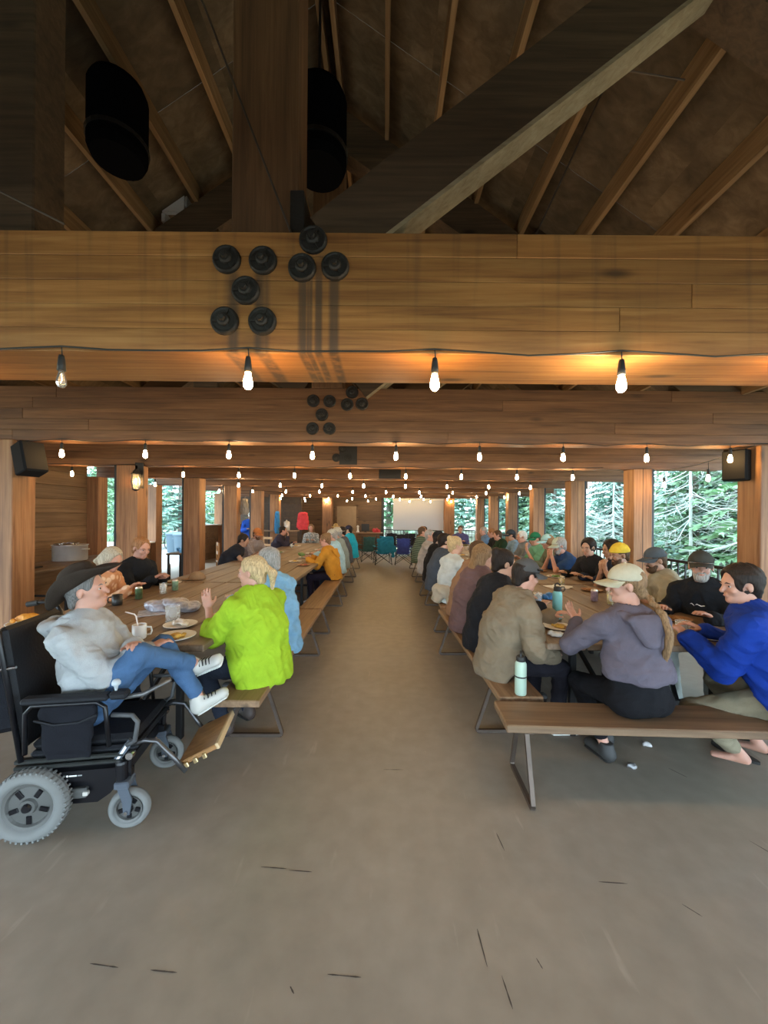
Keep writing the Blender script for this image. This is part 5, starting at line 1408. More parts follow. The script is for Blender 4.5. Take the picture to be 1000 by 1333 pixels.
# ------------------------------------------------------------------ powered wheelchair
def wheelchair():
    r = thing('wheelchair', 'black powered wheelchair with grey tyres and a wooden footplate', 'wheelchair', (-1.60, 2.16, 0), R(-81))
    TYRE = mat('grey_tyre', (0.155, 0.16, 0.155), 0.8, var=.1); HUB = mat('hub_grey', (0.10, 0.10, 0.095), 0.5, metal=.2)
    BK = mat('wheelchair_black', (0.006, 0.006, 0.008), 0.3, spec=.35); VIN = mat('black_vinyl', (0.009, 0.010, 0.013), 0.6, bump=.2, bscale=90, spec=.25)
    FAB = fabric('black_nylon', (0.009, 0.0095, 0.013)); CHR = mat('chrome', (0.55, 0.55, 0.55), 0.2, metal=1.0); SLA = mat('slate_bracket', (0.10, 0.12, 0.15), 0.4, metal=.4)
    TX = Matrix.Rotation(R(90), 4, 'Y')
    def wheel(name, x, y, rad, w, nsp, treads):
        T = Matrix.Translation((x, y, rad)) @ TX
        n = 36; k = rad * .36; prof = []
        for j in range(13):
            a = math.pi * 2 * j / 12
            prof.append((rad - k * .5 + math.cos(a) * k * .5, math.sin(a) * w / 2))
        ty = MB().lathe(prof, n, T).build(name, TYRE, r, smooth=True)
        if treads:
            t = MB()
            for j in range(44):
                a = 2 * math.pi * j / 44
                for sg in (-1, 1):
                    t.box(rad - .012, -.0045, sg * w * .22 - .012, rad + .0005, .0045, sg * w * .22 + .010, T @ Matrix.Rotation(a + sg * .03, 4, 'Z') )
            tag(t.build('tread', TYRE, ty), kind='stuff')
        h = MB(); rr = rad - k * .92
        h.lathe([(0, .022), (rr * .3, .022), (rr * .34, .008), (rr * .8, .004), (rr * .86, .016), (rr, .02), (rr, -.02), (rr * .86, -.016), (0, -.012)], 30, T)
        hb = h.build('hub', HUB, ty)
        for j in range(nsp):
            a = 2 * math.pi * j / nsp
            MB().cbox(rr * .42, -.012, .004, rr * .78, .012, .013, .003, T @ Matrix.Rotation(a, 4, 'Z')).build('hub_slot', BK, ty)
        s = MB()
        s.lathe([(0, .034), (.018, .034), (.022, .026), (.022, .012)], 12, T)
        s.build('hub_cap', BK, ty)
        return ty
    for sg in (1, -1):
        wheel('drive_wheel', sg * .255, -.165, .172, .08, 5, True)
        wheel('caster_wheel', sg * .235, .275, .10, .052, 5, False)
        # fork
        f = MB(); x = sg * .235
        for s2 in (-1, 1):
            f.prism([(.005, .0)] * 0 or [(.225, .24), (.275, .235), (.30, .16), (.29, .085), (.262, .085), (.255, .15)], x + s2 * .036 - .004, x + s2 * .036 + .004,
                    Matrix(((0, 1, 0, 0), (1, 0, 0, 0), (0, 0, 1, 0), (0, 0, 0, 1))))
        f.cbox(x - .042, .215, .215, x + .042, .285, .25, .006)
        fo = f.build('caster_fork', SLA, r)
        MB().lathe([(0, .09), (.024, .09), (.028, .08), (.028, 0), (.02, -.01), (0, -.01)], 14, Matrix.Translation((x, .235, .25))).build('fork_stem', BK, fo)
        MB().tube([(x - .05, .275, .10), (x + .05, .275, .10)], .009, 8).build('axle_bolt', CHR, fo)
    # chassis
    c = MB(); 
    c.prism([(-.30, .20), (-.28, .12), (.10, .11), (.16, .15), (.20, .20), (.24, .24), (.24, .30), (.12, .315), (-.24, .315), (-.32, .27)], -.19, .19, Matrix(((0, 1, 0, 0), (1, 0, 0, 0), (0, 0, 1, 0), (0, 0, 0, 1))))
    c.build('chassis', BK, r)
    for sg in (1, -1):
        p = MB().prism([(-.33, .25), (-.20, .30), (.02, .30), (.20, .30), (.275, .285), (.275, .25), (.18, .235), (.06, .245), (-.10, .255), (-.30, .20)], sg * .19, sg * .225, Matrix(((0, 1, 0, 0), (1, 0, 0, 0), (0, 0, 1, 0), (0, 0, 0, 1))))
        sh_ = p.build('side_shroud', BK, r)
        MB().lathe([(0, .001), (.0055, .001)], 12, Matrix.Translation((sg * .2255, -.02, .277)) @ Matrix.Rotation(R(90) * sg, 4, 'Y')).build('maker_badge', mat('badge_white', (.8, .8, .8), .4), sh_)
        MB().box(sg * .2255 - .0008, -.012, .273, sg * .2255 + .0008, .022, .280).build('maker_badge', M['badge_white'], sh_)
        MB().box(sg * .2255 - .0008, .026, .274, sg * .2255 + .0008, .046, .279).build('maker_badge', mat('badge_grey', (.35, .35, .35), .4), sh_)
    MB().cbox(-.17, -.30, .125, .17, -.02, .30, .02).build('battery_box', VIN, r)
    MB().cbox(.155, -.02, .15, .215, .06, .20, .006).build('motor', HUB, r)
    MB().cbox(.20, .045, .165, .222, .07, .185, .003).build('motor_tag', mat('tag_pale', (.55, .53, .48), .6), r)
    for z0, z1, x in ((.325, .345, .215), (.352, .375, .21)):
        for sg in (1, -1):
            MB().cbox(sg * x - .018, -.26, z0, sg * x + .018, .24, z1, .006).build('seat_rail', mat('rail_dark', (.035, .038, .036), .4, metal=.5), r)
    for sg in (1, -1):
        MB().beam((sg * .215, .20, .33), (sg * .215, .27, .43), .02, .03).build('rail_strut', SLA, r)
        MB().beam((sg * .2255, .205, .335), (sg * .2255, .262, .425), .004, .012).build('hazard_label', M['badge_white'], r)
    # seat, back
    MB().cbox(-.215, -.20, .375, .215, .30, .405, .012).build('seat_pan', VIN, r)
    sc_ = MB().cbox(-.205, -.20, .405, .205, .29, .455, .02).build('seat_cushion', VIN, r)
    Tb = Matrix.Translation((0, -.215, .42)) @ Matrix.Rotation(R(9), 4, 'X')
    MB().cbox(-.21, -.045, 0, .21, .0, .62, .018, Tb).build('backrest', VIN, r)
    MB().cbox(-.17, -.20, .08, .17, -.05, .50, .03, Tb).build('back_bag', FAB, r)
    for sg in (1, -1):
        pts = [Tb @ Vector((sg * .225, -.02, -.05)), Tb @ Vector((sg * .225, -.02, .60)), Tb @ Vector((sg * .225, -.04, .65)), Tb @ Vector((sg * .225, -.10, .672)), Tb @ Vector((sg * .225, -.17, .672))]
        ps = MB().tube(pts, .0125, 10).build('back_post', BK, r, smooth=True)
        MB().tube([pts[3] * .6 + pts[4] * .4, pts[4] + (pts[4] - pts[3]) * .25], .017, 10).build('push_grip', RUBBER, ps)
        MB().tube([Tb @ Vector((sg * .225, -.045, .42)), Tb @ Vector((sg * .225, .03, .42))], .007, 8).build('clamp_bolt', CHR, ps)
        # armrest
        a = MB().cbox(sg * .255 - .03, -.20, .668, sg * .255 + .03, .19, .70, .010).build('armrest_pad', VIN, r)
        MB().tube([(sg * .255, -.19, .42), (sg * .255, -.19, .62), (sg * .255, -.16, .655), (sg * .255, .13, .655), (sg * .255, .165, .63), (sg * .255, .185, .43)], .011, 8).build('armrest_tube', BK, r, smooth=True)
        F = Field((sg * .255 - .06, -.25, .36), (sg * .255 + .06, .25, .70), .012)
        F.cap((sg * .258, -.10, .50), (sg * .258, .10, .50), (.12, .012), (.12, .012), u=(0, 0, 1), k=.01)
        F.cap((sg * .258, -.12, .60), (sg * .258, .12, .60), (.05, .014), (.05, .014), u=(0, 0, 1), k=.01)
        V, Q = F.polys(1); V = wrinkle(V, Q, .006, 26, 6 + sg); sp_ = qmesh('side_pocket', V, Q, FAB, r)
        MB().tube([(sg * .274, -.14, .59), (sg * .278, -.05, .565), (sg * .28, .06, .57), (sg * .274, .14, .60)], .006, 6).build('pocket_hem', VIN, sp_)
        MB().tube([(sg * .24, .19, .58), (sg * .25, .29, .575), (sg * .25, .315, .54), (sg * .245, .30, .44), (sg * .24, .26, .42)], .012, 8).build('seat_guard', mat('guard_grey', (.06, .062, .066), .5), r, smooth=True)
    # joystick
    j = MB().cbox(.225, .19, .67, .285, .275, .71, .012).build('joystick_box', VIN, r)
    MB().lathe([(0, .055), (.014, .053), (.021, .04), (.02, .03), (.01, .022), (.006, 0)], 14, Matrix.Translation((.255, .215, .71))).build('joystick_knob', mat('joystick_grey', (.42, .47, .50), .5), j, smooth=True)
    MB().tube([(.255, .24, .67), (.25, .34, .68), (.22, .46, .735)], [.012, .012, .010], 8).build('swing_arm', mat('arm_grey', (.12, .12, .12), .35, metal=.6), r, smooth=True)
    # leg rests and wooden footplate
    for sg in (1, -1):
        pts = [(sg * .20, .26, .40), (sg * .205, .33, .42), (sg * .205, .39, .41), (sg * .19, .47, .30), (sg * .185, .525, .225)]
        h = MB().tube(pts, .0125, 8).build('leg_hanger', mat('hanger_grey', (.10, .10, .105), .3, metal=.7), r, smooth=True)
        MB().lathe([(0, .02), (.018, .02), (.02, 0), (.018, -.02), (0, -.02)], 12, Matrix.Translation((sg * .22, .27, .36)) @ TX).build('pivot_bolt', CHR, h)
        MB().tube([(sg * .215, .265, .36), (sg * .215, .262, .27)], .014, 8).build('pivot_tube', BK, h)
        MB().tube([(sg * .185, .51, .23), (sg * .10, .53, .232)], .008, 8).build('footplate_bar', CHR, h)
    MB().tube([(-.20, .30, .56), (-.20, .42, .56), (-.20, .445, .545), (-.195, .53, .40)], .010, 8).build('calf_bar', BK, r, smooth=True)
    Tf = Matrix.Translation((-.02, .49, .235)) @ Matrix.Rotation(R(24), 4, 'X')
    WF = wood('footplate_wood', (.20, .095, .035), (.34, .175, .065), (.45, .25, .10), 'Y', rough=.35, knots=False)
    fp = MB().cbox(-.17, .0, 0, .19, .22, .028, .006, Tf).build('footplate', WF, r)
    MB().cbox(-.17, .206, -.002, .19, .224, .032, .003, Tf).build('edge_band', mat('edge_pale', (.50, .36, .20), .5), fp)
    for y in (.03, .08, .13):
        MB().cbox(.186, y, -.01, .206, y + .022, .018, .003, Tf).build('hinge', mat('brass', (.55, .42, .22), .3, metal=.9), fp)
    return r
wheelchair()
# ------------------------------------------------------------------ tableware
PLATE = mat('paper_plate', (.74, .73, .69), .7); FOODS = [mat('food_yellow', (.55, .35, .07), .6, bump=.5, bscale=60, var=.3, vscale=40), mat('food_brown', (.28, .14, .05), .6, bump=.5, bscale=60, var=.3, vscale=40), mat('food_green', (.12, .22, .05), .6, bump=.5, bscale=60, var=.3, vscale=40), mat('food_red', (.36, .10, .06), .6, bump=.4, bscale=60, var=.3, vscale=40)]
WOODBOARD = mat('clay_plate', (.30, .15, .07), .5)
plate_me = MB().lathe([(0, .004), (.075, .004), (.09, .009), (.112, .018), (.118, .018), (.116, .014), (.09, .004), (.075, 0), (0, 0)], 28).mesh('plate', PLATE, True)
plate_me2 = MB().lathe([(0, .004), (.075, .004), (.09, .009), (.112, .018), (.118, .018), (.116, .014), (.09, .004), (.075, 0), (0, 0)], 28).mesh('plate', WOODBOARD, True)
def food_mesh(seed):
    r_ = random.Random(seed); F = Field((-.1, -.1, -.01), (.1, .1, .07), .005)
    for i in range(9):
        a = r_.random() * 6.28; d = r_.uniform(0, .055); q = r_.uniform(.013, .028)
        F.ell((math.cos(a) * d, math.sin(a) * d, .010), (q * r_.uniform(.8, 1.5), q, q * .75), k=.006)
    F.cut((0, 0, .003), (0, 0, -1))
    V, Q = F.polys(1); V = wrinkle(V, Q, .002, 160, seed)
    return V, Q
FM = []
for k in range(6):
    V, Q = food_mesh(k + 40); t_ = qmesh('food', V, Q, FOODS[k % 4]); FM.append(t_.data); bpy.data.objects.remove(t_)
TZ = 0.7605
def plate(label, x, y, z=TZ, k=0, brown=False, s=1.0, group=None):
    r = thing('plate_of_food', label, 'plate', (x, y, z), (x * 7 + y * 3) % 6.28, group); r.scale = (s, s, s)
    link('plate', plate_me2 if brown else plate_me, r); link('food', FM[k % 6], r, (0, 0, .003)); link('food', FM[(k + 1) % 6], r, (.04, .02, .003), 1.0).scale = (.6, .6, .6)
    return r
CLEAR = mat('tumbler_glass', (.88, .92, .93), .06, alpha=.28)
def glass(label, x, y, z=TZ, rad=.036, h=.11, liquid=None, level=.6, name='drinking_glass', group=None):
    r = thing(name, label, 'glass', (x, y, z), 0, group)
    MB().lathe([(0, .004), (rad * .86, .004), (rad * .97, h), (rad, h), (rad * .9, 0), (0, 0)], 20).build('glass_body', CLEAR, r, smooth=True)
    if liquid: MB().lathe([(0, .006), (rad * .83, .006), (rad * (.84 + .1 * level), h * level), (0, h * level)], 20).build('drink', liquid, r, smooth=True)
    return r
JUICE = mat('lemonade', (.75, .68, .18), .2); WATER = mat('water', (.75, .85, .88), .05, alpha=.25)
def mug(label, x, y, c, z=TZ, ang=0, straw=False, rad=.043, h=.095, group=None):
    r = thing('mug', label, 'mug', (x, y, z), ang, group); m = mat('mug_%02x%02x%02x' % tuple(int(q * 255) for q in c), c, .35)
    MB().lathe([(0, .006), (rad * .9, .008), (rad * .92, h), (rad, h), (rad, .01), (rad * .9, 0), (0, 0)], 24).build('cup', m, r, smooth=True)
    MB().tube([(rad * .95, 0, h * .8), (rad + .026, 0, h * .76), (rad + .032, 0, h * .5), (rad + .024, 0, h * .26), (rad * .95, 0, h * .22)], .006, 8).build('handle', m, r, smooth=True)
    MB().lathe([(0, h * .8), (rad * .92, h * .8)], 20).build('coffee', mat('coffee', (.05, .025, .012), .1), r)
    if straw: MB().tube([(.0, 0, .02), (-.02, 0, .15), (-.03, 0, .165), (-.085, 0, .185)], .0045, 6).build('straw', mat('straw_white', (.8, .75, .74), .4), r)
    return r
def can(label, x, y, c, z=TZ, group=None):
    r = thing('drink_can', label, 'can', (x, y, z), 0, group); m = mat('can_%02x%02x%02x' % tuple(int(q * 255) for q in c), c, .3, metal=.5, var=.4, vscale=30)
    MB().lathe([(0, .006), (.024, .004), (.033, .010), (.033, .108)], 20).build('can_body', m, r, smooth=True)
    MB().lathe([(.033, .108), (.027, .120), (.027, .123), (.024, .119), (0, .119)], 20).build('can_top', mat('aluminium', (.6, .6, .6), .3, metal=1), r, smooth=True)
    return r
def bottle(label, x, y, z, c, h=.27, rad=.036, rotz=0, band=False):
    r = thing('water_bottle', label, 'bottle', (x, y, z), rotz); m = mat('bottle_%02x%02x%02x' % tuple(int(q * 255) for q in c), c, .4, metal=.1)
    MB().lathe([(0, 0), (rad * .92, 0), (rad, .006), (rad, h * .70), (rad * .96, h * .75), (rad * .72, h * .80), (rad * .66, h * .83), (0, h * .83)], 24).build('body', m, r, smooth=True)
    c_ = MB().lathe([(rad * .75, h * .80), (rad * .80, h * .81), (rad * .80, h * .90), (rad * .6, h * .93), (0, h * .93)], 20).build('lid', RUBBER, r, smooth=True)
    MB().tube([(-rad * .5, 0, h * .92), (-rad * .45, 0, h * 1.0), (0, 0, h * 1.03), (rad * .6, 0, h * .97)], .007, 8).build('spout', RUBBER, c_)
    MB().tube([(rad * .7, 0, h * .92), (rad * 1.35, 0, h * .93), (rad * 1.5, 0, h * .86), (rad * 1.2, 0, h * .80), (rad * .75, 0, h * .83)], .005, 8).build('carry_loop', RUBBER, c_)
    if band: MB().lathe([(rad * 1.0, h * .42), (rad * 1.05, h * .425), (rad * 1.05, h * .45), (rad * 1.0, h * .455)], 24).build('band', RUBBER, r)
    return r
def crumple(name, label, cat, x, y, c, size=(.16, .12, .06), z=TZ, seed=1, rough=.35, metal=.2):
    F = Field((-size[0] - .05, -size[1] - .05, -.02), (size[0] + .05, size[1] + .05, size[2] * 2.2 + .04), .009); r_ = random.Random(seed)
    for i in range(7):
        F.ell((r_.uniform(-.6, .6) * size[0], r_.uniform(-.6, .6) * size[1], size[2] * r_.uniform(.2, .8)), (size[0] * r_.uniform(.35, .6), size[1] * r_.uniform(.35, .6), size[2] * r_.uniform(.4, .8)), rotm(r_.random() * 6, r_.uniform(-.4, .4), r_.uniform(-.4, .4)), k=.01)
    F.cut((0, 0, .001), (0, 0, -1)); V, Q = F.polys(0); V = wrinkle(V, Q, .012, 45, seed); V[:, 2] = np.maximum(V[:, 2], .001)
    o = qmesh(name, V, Q, mat('crumple_%02x%02x%02x' % tuple(int(q * 255) for q in c), c, rough, metal, bump=.6, bscale=25, var=.3, vscale=18), None, (x, y, z))
    return tag(o, label, cat)

plate('paper plate piled with yellow food at the corner of the table by the wheelchair', -1.41, 2.62, k=0, s=1.05)
r = thing('paper_napkin', 'crumpled white napkin on a plate beside the yellow food', 'napkin', (-1.53, 2.90, TZ)); link('plate', plate_me, r)
crumple('paper_towel', 'wad of white paper towel on the napkin plate', 'napkin', -1.53, 2.90, (.72, .71, .68), (.07, .05, .02), TZ + .01, 5, .8, 0)
glass('large clear glass jar standing by the silver plastic bags', -1.66, 3.03, rad=.055, h=.12)
mug('white mug with a bent drinking straw', -1.65, 2.60, (.72, .76, .78), straw=True, ang=0.3)
crumple('plastic_bag', 'pile of crumpled silver plastic bags with printed papers', 'bag', -1.86, 3.42, (.40, .40, .46), (.26, .17, .06), seed=8)
MB_ = thing('magazine', 'grey printed papers under the plastic bags', 'papers', (-1.92, 3.30, TZ)); MB().cbox(-.16, -.11, 0, .16, .11, .006, .001, Matrix.Rotation(.5, 4, 'Z')).build('page', mat('newsprint', (.42, .42, .46), .6, var=.4, vscale=25), MB_)
mug('black enamel mug in front of the floral blouse', -2.46, 3.55, (.012, .013, .013), ang=R(200))
can('green patterned drink can beside the black mug', -2.42, 3.80, (.10, .16, .08))
plate('brown-rimmed plate of food in front of the floral blouse', -2.66, 4.02, k=0, brown=True)
plate('small side plate by the cowboy hat', -2.52, 3.36, k=3, s=.55)
glass('clear water glass beside the mint green can', -2.34, 4.08, liquid=WATER)
can('mint green can next to the water glass', -2.30, 4.24, (.30, .50, .36))
plate('plate in front of the man in the black shirt', -2.58, 4.66, k=1)
plate('plate of orange snacks at the table corner behind the wheelchair', -2.70, 2.90, k=4); 
r = thing('snack_heap', 'heap of orange puffed snacks', 'snacks', (-2.70, 2.90, TZ + .018)); link('puffs', FM[4], r).scale = (1.3, 1.3, 2.0); r.children[0].data = FM[4].copy(); r.children[0].data.materials[0] = mat('snack_orange', (.62, .26, .03), .6, bump=.4, bscale=50)
# cap lying on the table
def lying_cap():
    r = thing('baseball_cap', 'tan cap lying on the plank table', 'cap', (-2.42, 4.98, TZ), R(110)); m = fabric('hat_tan', (.30, .20, .12))
    F = Field((-.14, -.15, -.02), (.14, .15, .16), .008); F.ell((0, 0, .0), (.092, .108, .105), k=.01); F.cut((0, 0, .004), (0, 0, -1)); V, Q = F.polys(1); V = wrinkle(V, Q, .004, 30, 2); qmesh('cap_crown', V, Q, m, r)
    F = Field((-.14, .02, -.02), (.14, .24, .06), .007); F.ell((0, .09, .012), (.082, .10, .009), k=.004); V, Q = F.polys(1); qmesh('cap_brim', V, Q, m, r)
lying_cap()
# railing-side table
bottle('tall teal water bottle with a black carry lid on the table', 1.45, 3.20, TZ, (.22, .55, .55), .285, .038, R(-20))
bottle('mint green water bottle with a black band on the bench end', .905, 2.52, .4415, (.42, .56, .46), .27, .037, R(70), band=True)
crumple('plastic_bag', 'bright blue plastic bag on the railing-side table', 'bag', 1.69, 3.98, (.04, .20, .55), (.085, .06, .045), seed=4, rough=.4, metal=0)
glass('blue plastic cup beside the blue bag', 1.52, 3.78, rad=.04, h=.10, liquid=mat('blue_drink', (.25, .45, .75), .2), level=.75)
plate('plate of food and a fork near the table corner', 1.33, 2.92, k=0, s=.95)
plate('bowl-like plate of salad in front of the tan sweatshirt', 1.30, 3.30, k=3, s=1.1)
plate('plate of food by the black jacket and bun', 1.42, 4.02, k=1)
crumple('paper_napkin', 'folded white napkin at the table corner', 'napkin', 1.22, 2.74, (.70, .76, .80), (.07, .05, .012), seed=6, rough=.8, metal=0)
r = thing('plastic_tray', 'black plastic tray with cutlery at the table corner', 'tray', (1.34, 2.67, TZ)); MB().cbox(-.09, -.05, 0, .09, .05, .012, .005).build('tray', BLACK, r); MB().tube([(-.07, 0, .016), (.08, .01, .018)], .004, 5).build('fork', mat('plastic_white', (.75, .75, .72), .5), r)
glass('tall glass of yellow lemonade near the beige shirt', 2.20, 3.72, rad=.034, h=.135, liquid=JUICE, level=.72)
glass('short glass of yellow lemonade by the folded papers', 2.25, 4.85, rad=.038, h=.09, liquid=JUICE, level=.75)
can('mauve drink can beside the tall lemonade', 2.12, 3.86, (.42, .33, .42))
plate('brown plate of food before the yellow beanie', 2.40, 4.42, k=1, brown=True)
r = thing('paper_sheet', 'white paper sheets spread on the railing-side table', 'papers', (2.12, 4.66, TZ), .3); MB().cbox(-.14, -.10, 0, .14, .10, .004, .001).build('sheet', mat('paper_white', (.72, .74, .76), .7), r); MB().cbox(-.1, -.14, .004, .12, .08, .007, .001, Matrix.Rotation(.6, 4, 'Z')).build('sheet', M['paper_white'], r)
plate('plate of food before the bearded man in black', 2.42, 3.18, k=1, brown=True)
glass('clear tumbler of water before the boy in blue', 2.17, 2.78, rad=.047, h=.10, liquid=WATER, level=.5)
plate('white plate of bread beside the water tumbler', 2.30, 2.70, k=4, s=.8)
plate('plate of leftovers in front of the smiling young man', 2.42, 5.40, k=2)
plate('brown plate in front of the navy T-shirt', 2.42, 5.98, k=3, brown=True)
can('purple drink can by the green T-shirt', 2.16, 5.95, (.22, .12, .20)); can('pink drink can by the white-haired man', 2.18, 6.95, (.45, .22, .26))
rk = random.Random(31)
for y in (4.9, 5.7, 6.6, 7.5, 8.3, 9.1, 10.0, 10.9): plate('plate of food along the aisle edge of the railing-side tables', 1.60 + .025 * (y - 4) + rk.uniform(-.02, .08), y, k=int(y * 3), group='plates along the railing-side aisle edge')
for y in (6.7, 7.4, 8.1, 8.9, 9.6, 10.4, 11.2): plate('plate of food along the railing edge of the tables', 2.30 + .02 * (y - 6) + rk.uniform(-.06, .02), y, k=int(y * 5), brown=y > 9, group='plates along the railing edge')
for y in (6.3, 7.2, 8.9, 9.8, 10.6): glass('clear tumbler halfway across the railing-side tables', 2.0 + rk.uniform(-.25, .2), y, liquid=WATER, level=.5, group='tumblers on the railing-side tables')
for x, y, k in ((-1.34, 6.45, 3), (-1.60, 6.95, 0), (-1.58, 7.65, 2), (-1.6, 8.45, 1), (-1.58, 9.4, 0), (-1.60, 10.55, 3)): plate('plate of food along the aisle edge of the kitchen-side tables', x, y, k=k, brown=k == 3, group='plates along the kitchen-side aisle edge')
for x, y, k in ((-2.28, 7.1, 1), (-2.36, 8.65, 2), (-2.38, 10.5, 0)): plate('plate of food along the kitchen edge of the tables', x, y, k=k, group='plates along the kitchen edge')
mug('white mug in front of the patterned jacket', -2.34, 8.28, (.72, .73, .74), ang=1.0)
glass('clear glass in front of the navy sweater', -2.40, 10.0, liquid=WATER)
crumple('salad_bag', 'bag of green salad on the kitchen-side table', 'food', -1.72, 8.05, (.12, .22, .06), (.09, .07, .05), seed=9, rough=.5, metal=0)

# flip-flops under the blue sweatshirt
def flipflop(label, x, y, a):
    r = thing('flip_flop', label, 'sandal', (x, y, 0), a, 'black flip-flops')
    poly = []
    for j in range(20):
        t = 2 * math.pi * j / 20; yy = math.sin(t); poly.append((math.cos(t) * (.043 + .008 * yy), yy * .135))
    b = MB(); n = 20
    b.add([(px, py, z) for z in (0, .018) for px, py in poly], [tuple(range(n - 1, -1, -1)), tuple(range(n, 2 * n))] + [(i, (i + 1) % n, n + (i + 1) % n, n + i) for i in range(n)])
    b.build('sole', RUBBER, r)
    MB().tube([(-.036, -.01, .018), (-.03, .03, .055), (0, .085, .02)], .006, 6).build('strap', RUBBER, r); MB().tube([(.036, -.01, .018), (.03, .03, .055), (0, .085, .02)], .006, 6).build('strap', RUBBER, r)
flipflop('black flip-flop under a bare foot beneath the cross bench', 2.405, 2.62, R(24)); flipflop('black flip-flop under a bare foot beneath the cross bench', 2.63, 2.68, R(24))
crumple('litter', 'small scrap of white litter on the floor beneath the cross bench', 'litter', 1.86, 2.70, (.5, .5, .5), (.03, .02, .015), 0, 3, .5, 0)
crumple('litter', 'dropped metallic wrapper on the floor in front of the bench', 'litter', 1.60, 2.46, (.35, .35, .36), (.028, .02, .014), 0, 2, .4, .3)

# ------------------------------------------------------------------ kitchen side
ct = thing('serving_counter', 'pale wooden serving counter on black legs along the board wall', 'counter', (0, 0, 0))
for k in range(3): MB().cbox(-6.02 + k * .305, 4.5, .715, -5.72 + k * .305, 8.0, .755, .006).build('plank', W_TABLE, ct)
for y in (4.9, 6.3, 7.7):
    for x in (-5.95, -5.2): MB().cbox(x - .02, y - .02, 0, x + .02, y + .02, .715, .004).build('leg', BLACK, ct)
    MB().beam((-5.95, y, .25), (-5.2, y, .25), .03, .03).build('stretcher', BLACK, ct)
    MB().beam((-5.2, y, .28), (-5.2, y + .4, .70), .025, .025).build('brace', BLACK, ct)
pt = thing('stock_pot', 'large steel stock pot on the serving counter', 'pot', (-5.70, 6.98, .756))
ST = mat('brushed_steel', (.62, .62, .61), .38, metal=.55, var=.1)
MB().lathe([(0, .003), (.25, .003), (.26, .015), (.26, .27), (.272, .275), (.272, .285), (.25, .285), (.25, .02), (0, .02)], 40).build('pot_body', ST, pt, smooth=True)
MB().lathe([(0, .262), (.25, .255)], 30).build('stew', FOODS[1], pt)
for sg in (-1, 1): MB().tube([(sg * .255, -.06, .20), (sg * .31, -.05, .205), (sg * .31, .05, .205), (sg * .255, .06, .20)], .010, 8).build('handle', ST, pt)
cl = thing('foil_cover', 'crumpled foil on the stock pot', 'foil', (-5.70, 6.98, 1.03)); cr_ = crumple('foil_sheet', '', '', 0, 0, (.6, .6, .6), (.22, .22, .02), 0, 12, .25, .9); cr_.parent = cl
for k_ in ('label', 'category'):
    if k_ in cr_: del cr_[k_]
r = thing('serving_tray', 'dark tray with a white cloth and tongs on the counter', 'tray', (-5.50, 5.75, .756)); MB().cbox(-.16, -.28, 0, .16, .28, .025, .008).build('tray', BLACK, r)
MB().tube([(.05, -.24, .04), (-.03, 0, .06), (.0, .24, .04)], .012, 6).build('tongs', ST, r); MB().cbox(-.1, .0, .025, .1, .16, .05, .012).build('cloth', mat('cloth_white', (.68, .66, .62), .9), r)

bn = thing('waste_bin', 'blue-grey barrel waste bin on the apron outside the opening', 'bin', (-8.3, 15.9, -.012))
BG = mat('bin_bluegrey', (.07, .11, .14), .6)
MB().lathe([(0, 0), (.30, 0), (.31, .02), (.36, .72), (.37, .74)], 32).build('barrel', BG, bn, smooth=True); MB().lathe([(.37, .74), (.40, .75), (.40, .80), (.36, .84), (.15, .87), (0, .87)], 32).build('lid', BG, bn, smooth=True)
for sg in (-1, 1): MB().tube([(sg * .36, -.08, .62), (sg * .42, -.06, .62), (sg * .42, .06, .62), (sg * .36, .08, .62)], .018, 8).build('handle', BG, bn)
bn2 = dup(bn, (-8.95, 16.5, -.012), 0.4, 'second waste bin half behind the blue-grey barrel')
def bike(label, loc, c, rz):
    r = thing('bicycle', label, 'bicycle', loc, rz); m = mat('bike_%02x' % int(c[0] * 255), c, .3)
    for y in (-.52, .52):
        pts = [(0, y + math.cos(a) * .33, .34 + math.sin(a) * .33) for a in [2 * math.pi * j / 24 for j in range(24)]]
        w = MB().tube(pts, .022, 6, closed=True).build('wheel', RUBBER, r)
        s = MB()
        for j in range(8):
            a = math.pi * j / 8; s.tube([(0, y + math.cos(a) * .32, .34 + math.sin(a) * .32), (0, y - math.cos(a) * .32, .34 - math.sin(a) * .32)], .003, 4)
        s.build('spokes', ST, w)
    f = MB(); n = {'bb': (0, -.08, .30), 'st': (0, -.18, .80), 'hd': (0, .36, .84), 'rw': (0, -.52, .34), 'fw': (0, .52, .34)}
    for a, b in (('bb', 'st'), ('st', 'hd'), ('bb', 'hd'), ('bb', 'rw'), ('st', 'rw'), ('hd', 'fw')): f.tube([n[a], n[b]], .018, 6)
    f.build('frame', m, r); MB().tube([(-.28, .34, .98), (0, .37, .95), (.28, .34, .98)], .014, 6).build('handlebar', BLACK, r); MB().tube([(0, .36, .84), (0, .37, .95)], .014, 6).build('stem', BLACK, r)
    MB().cbox(-.06, -.32, .88, .06, -.06, .93, .02).build('saddle', BLACK, r); MB().tube([(0, -.18, .8), (0, -.19, .89)], .012, 6).build('seat_post', BLACK, r)
bike('white bicycle parked beyond the waste bins', (-9.7, 17.6, -.012), (.65, .66, .68), .9); bike('pink-red bicycle parked beyond the waste bins', (-8.75, 17.9, -.012), (.55, .10, .16), 1.1)
pl = thing('planter_box', 'pinkish planter box on the apron outside the low wall', 'planter', (-8.7, 12.2, -.012)); MB().cbox(-.5, -.35, 0, .5, .35, .75, .02).build('box', mat('planter_pink', (.48, .27, .22), .8, var=.15), pl)
b = MB(); rp = random.Random(2)
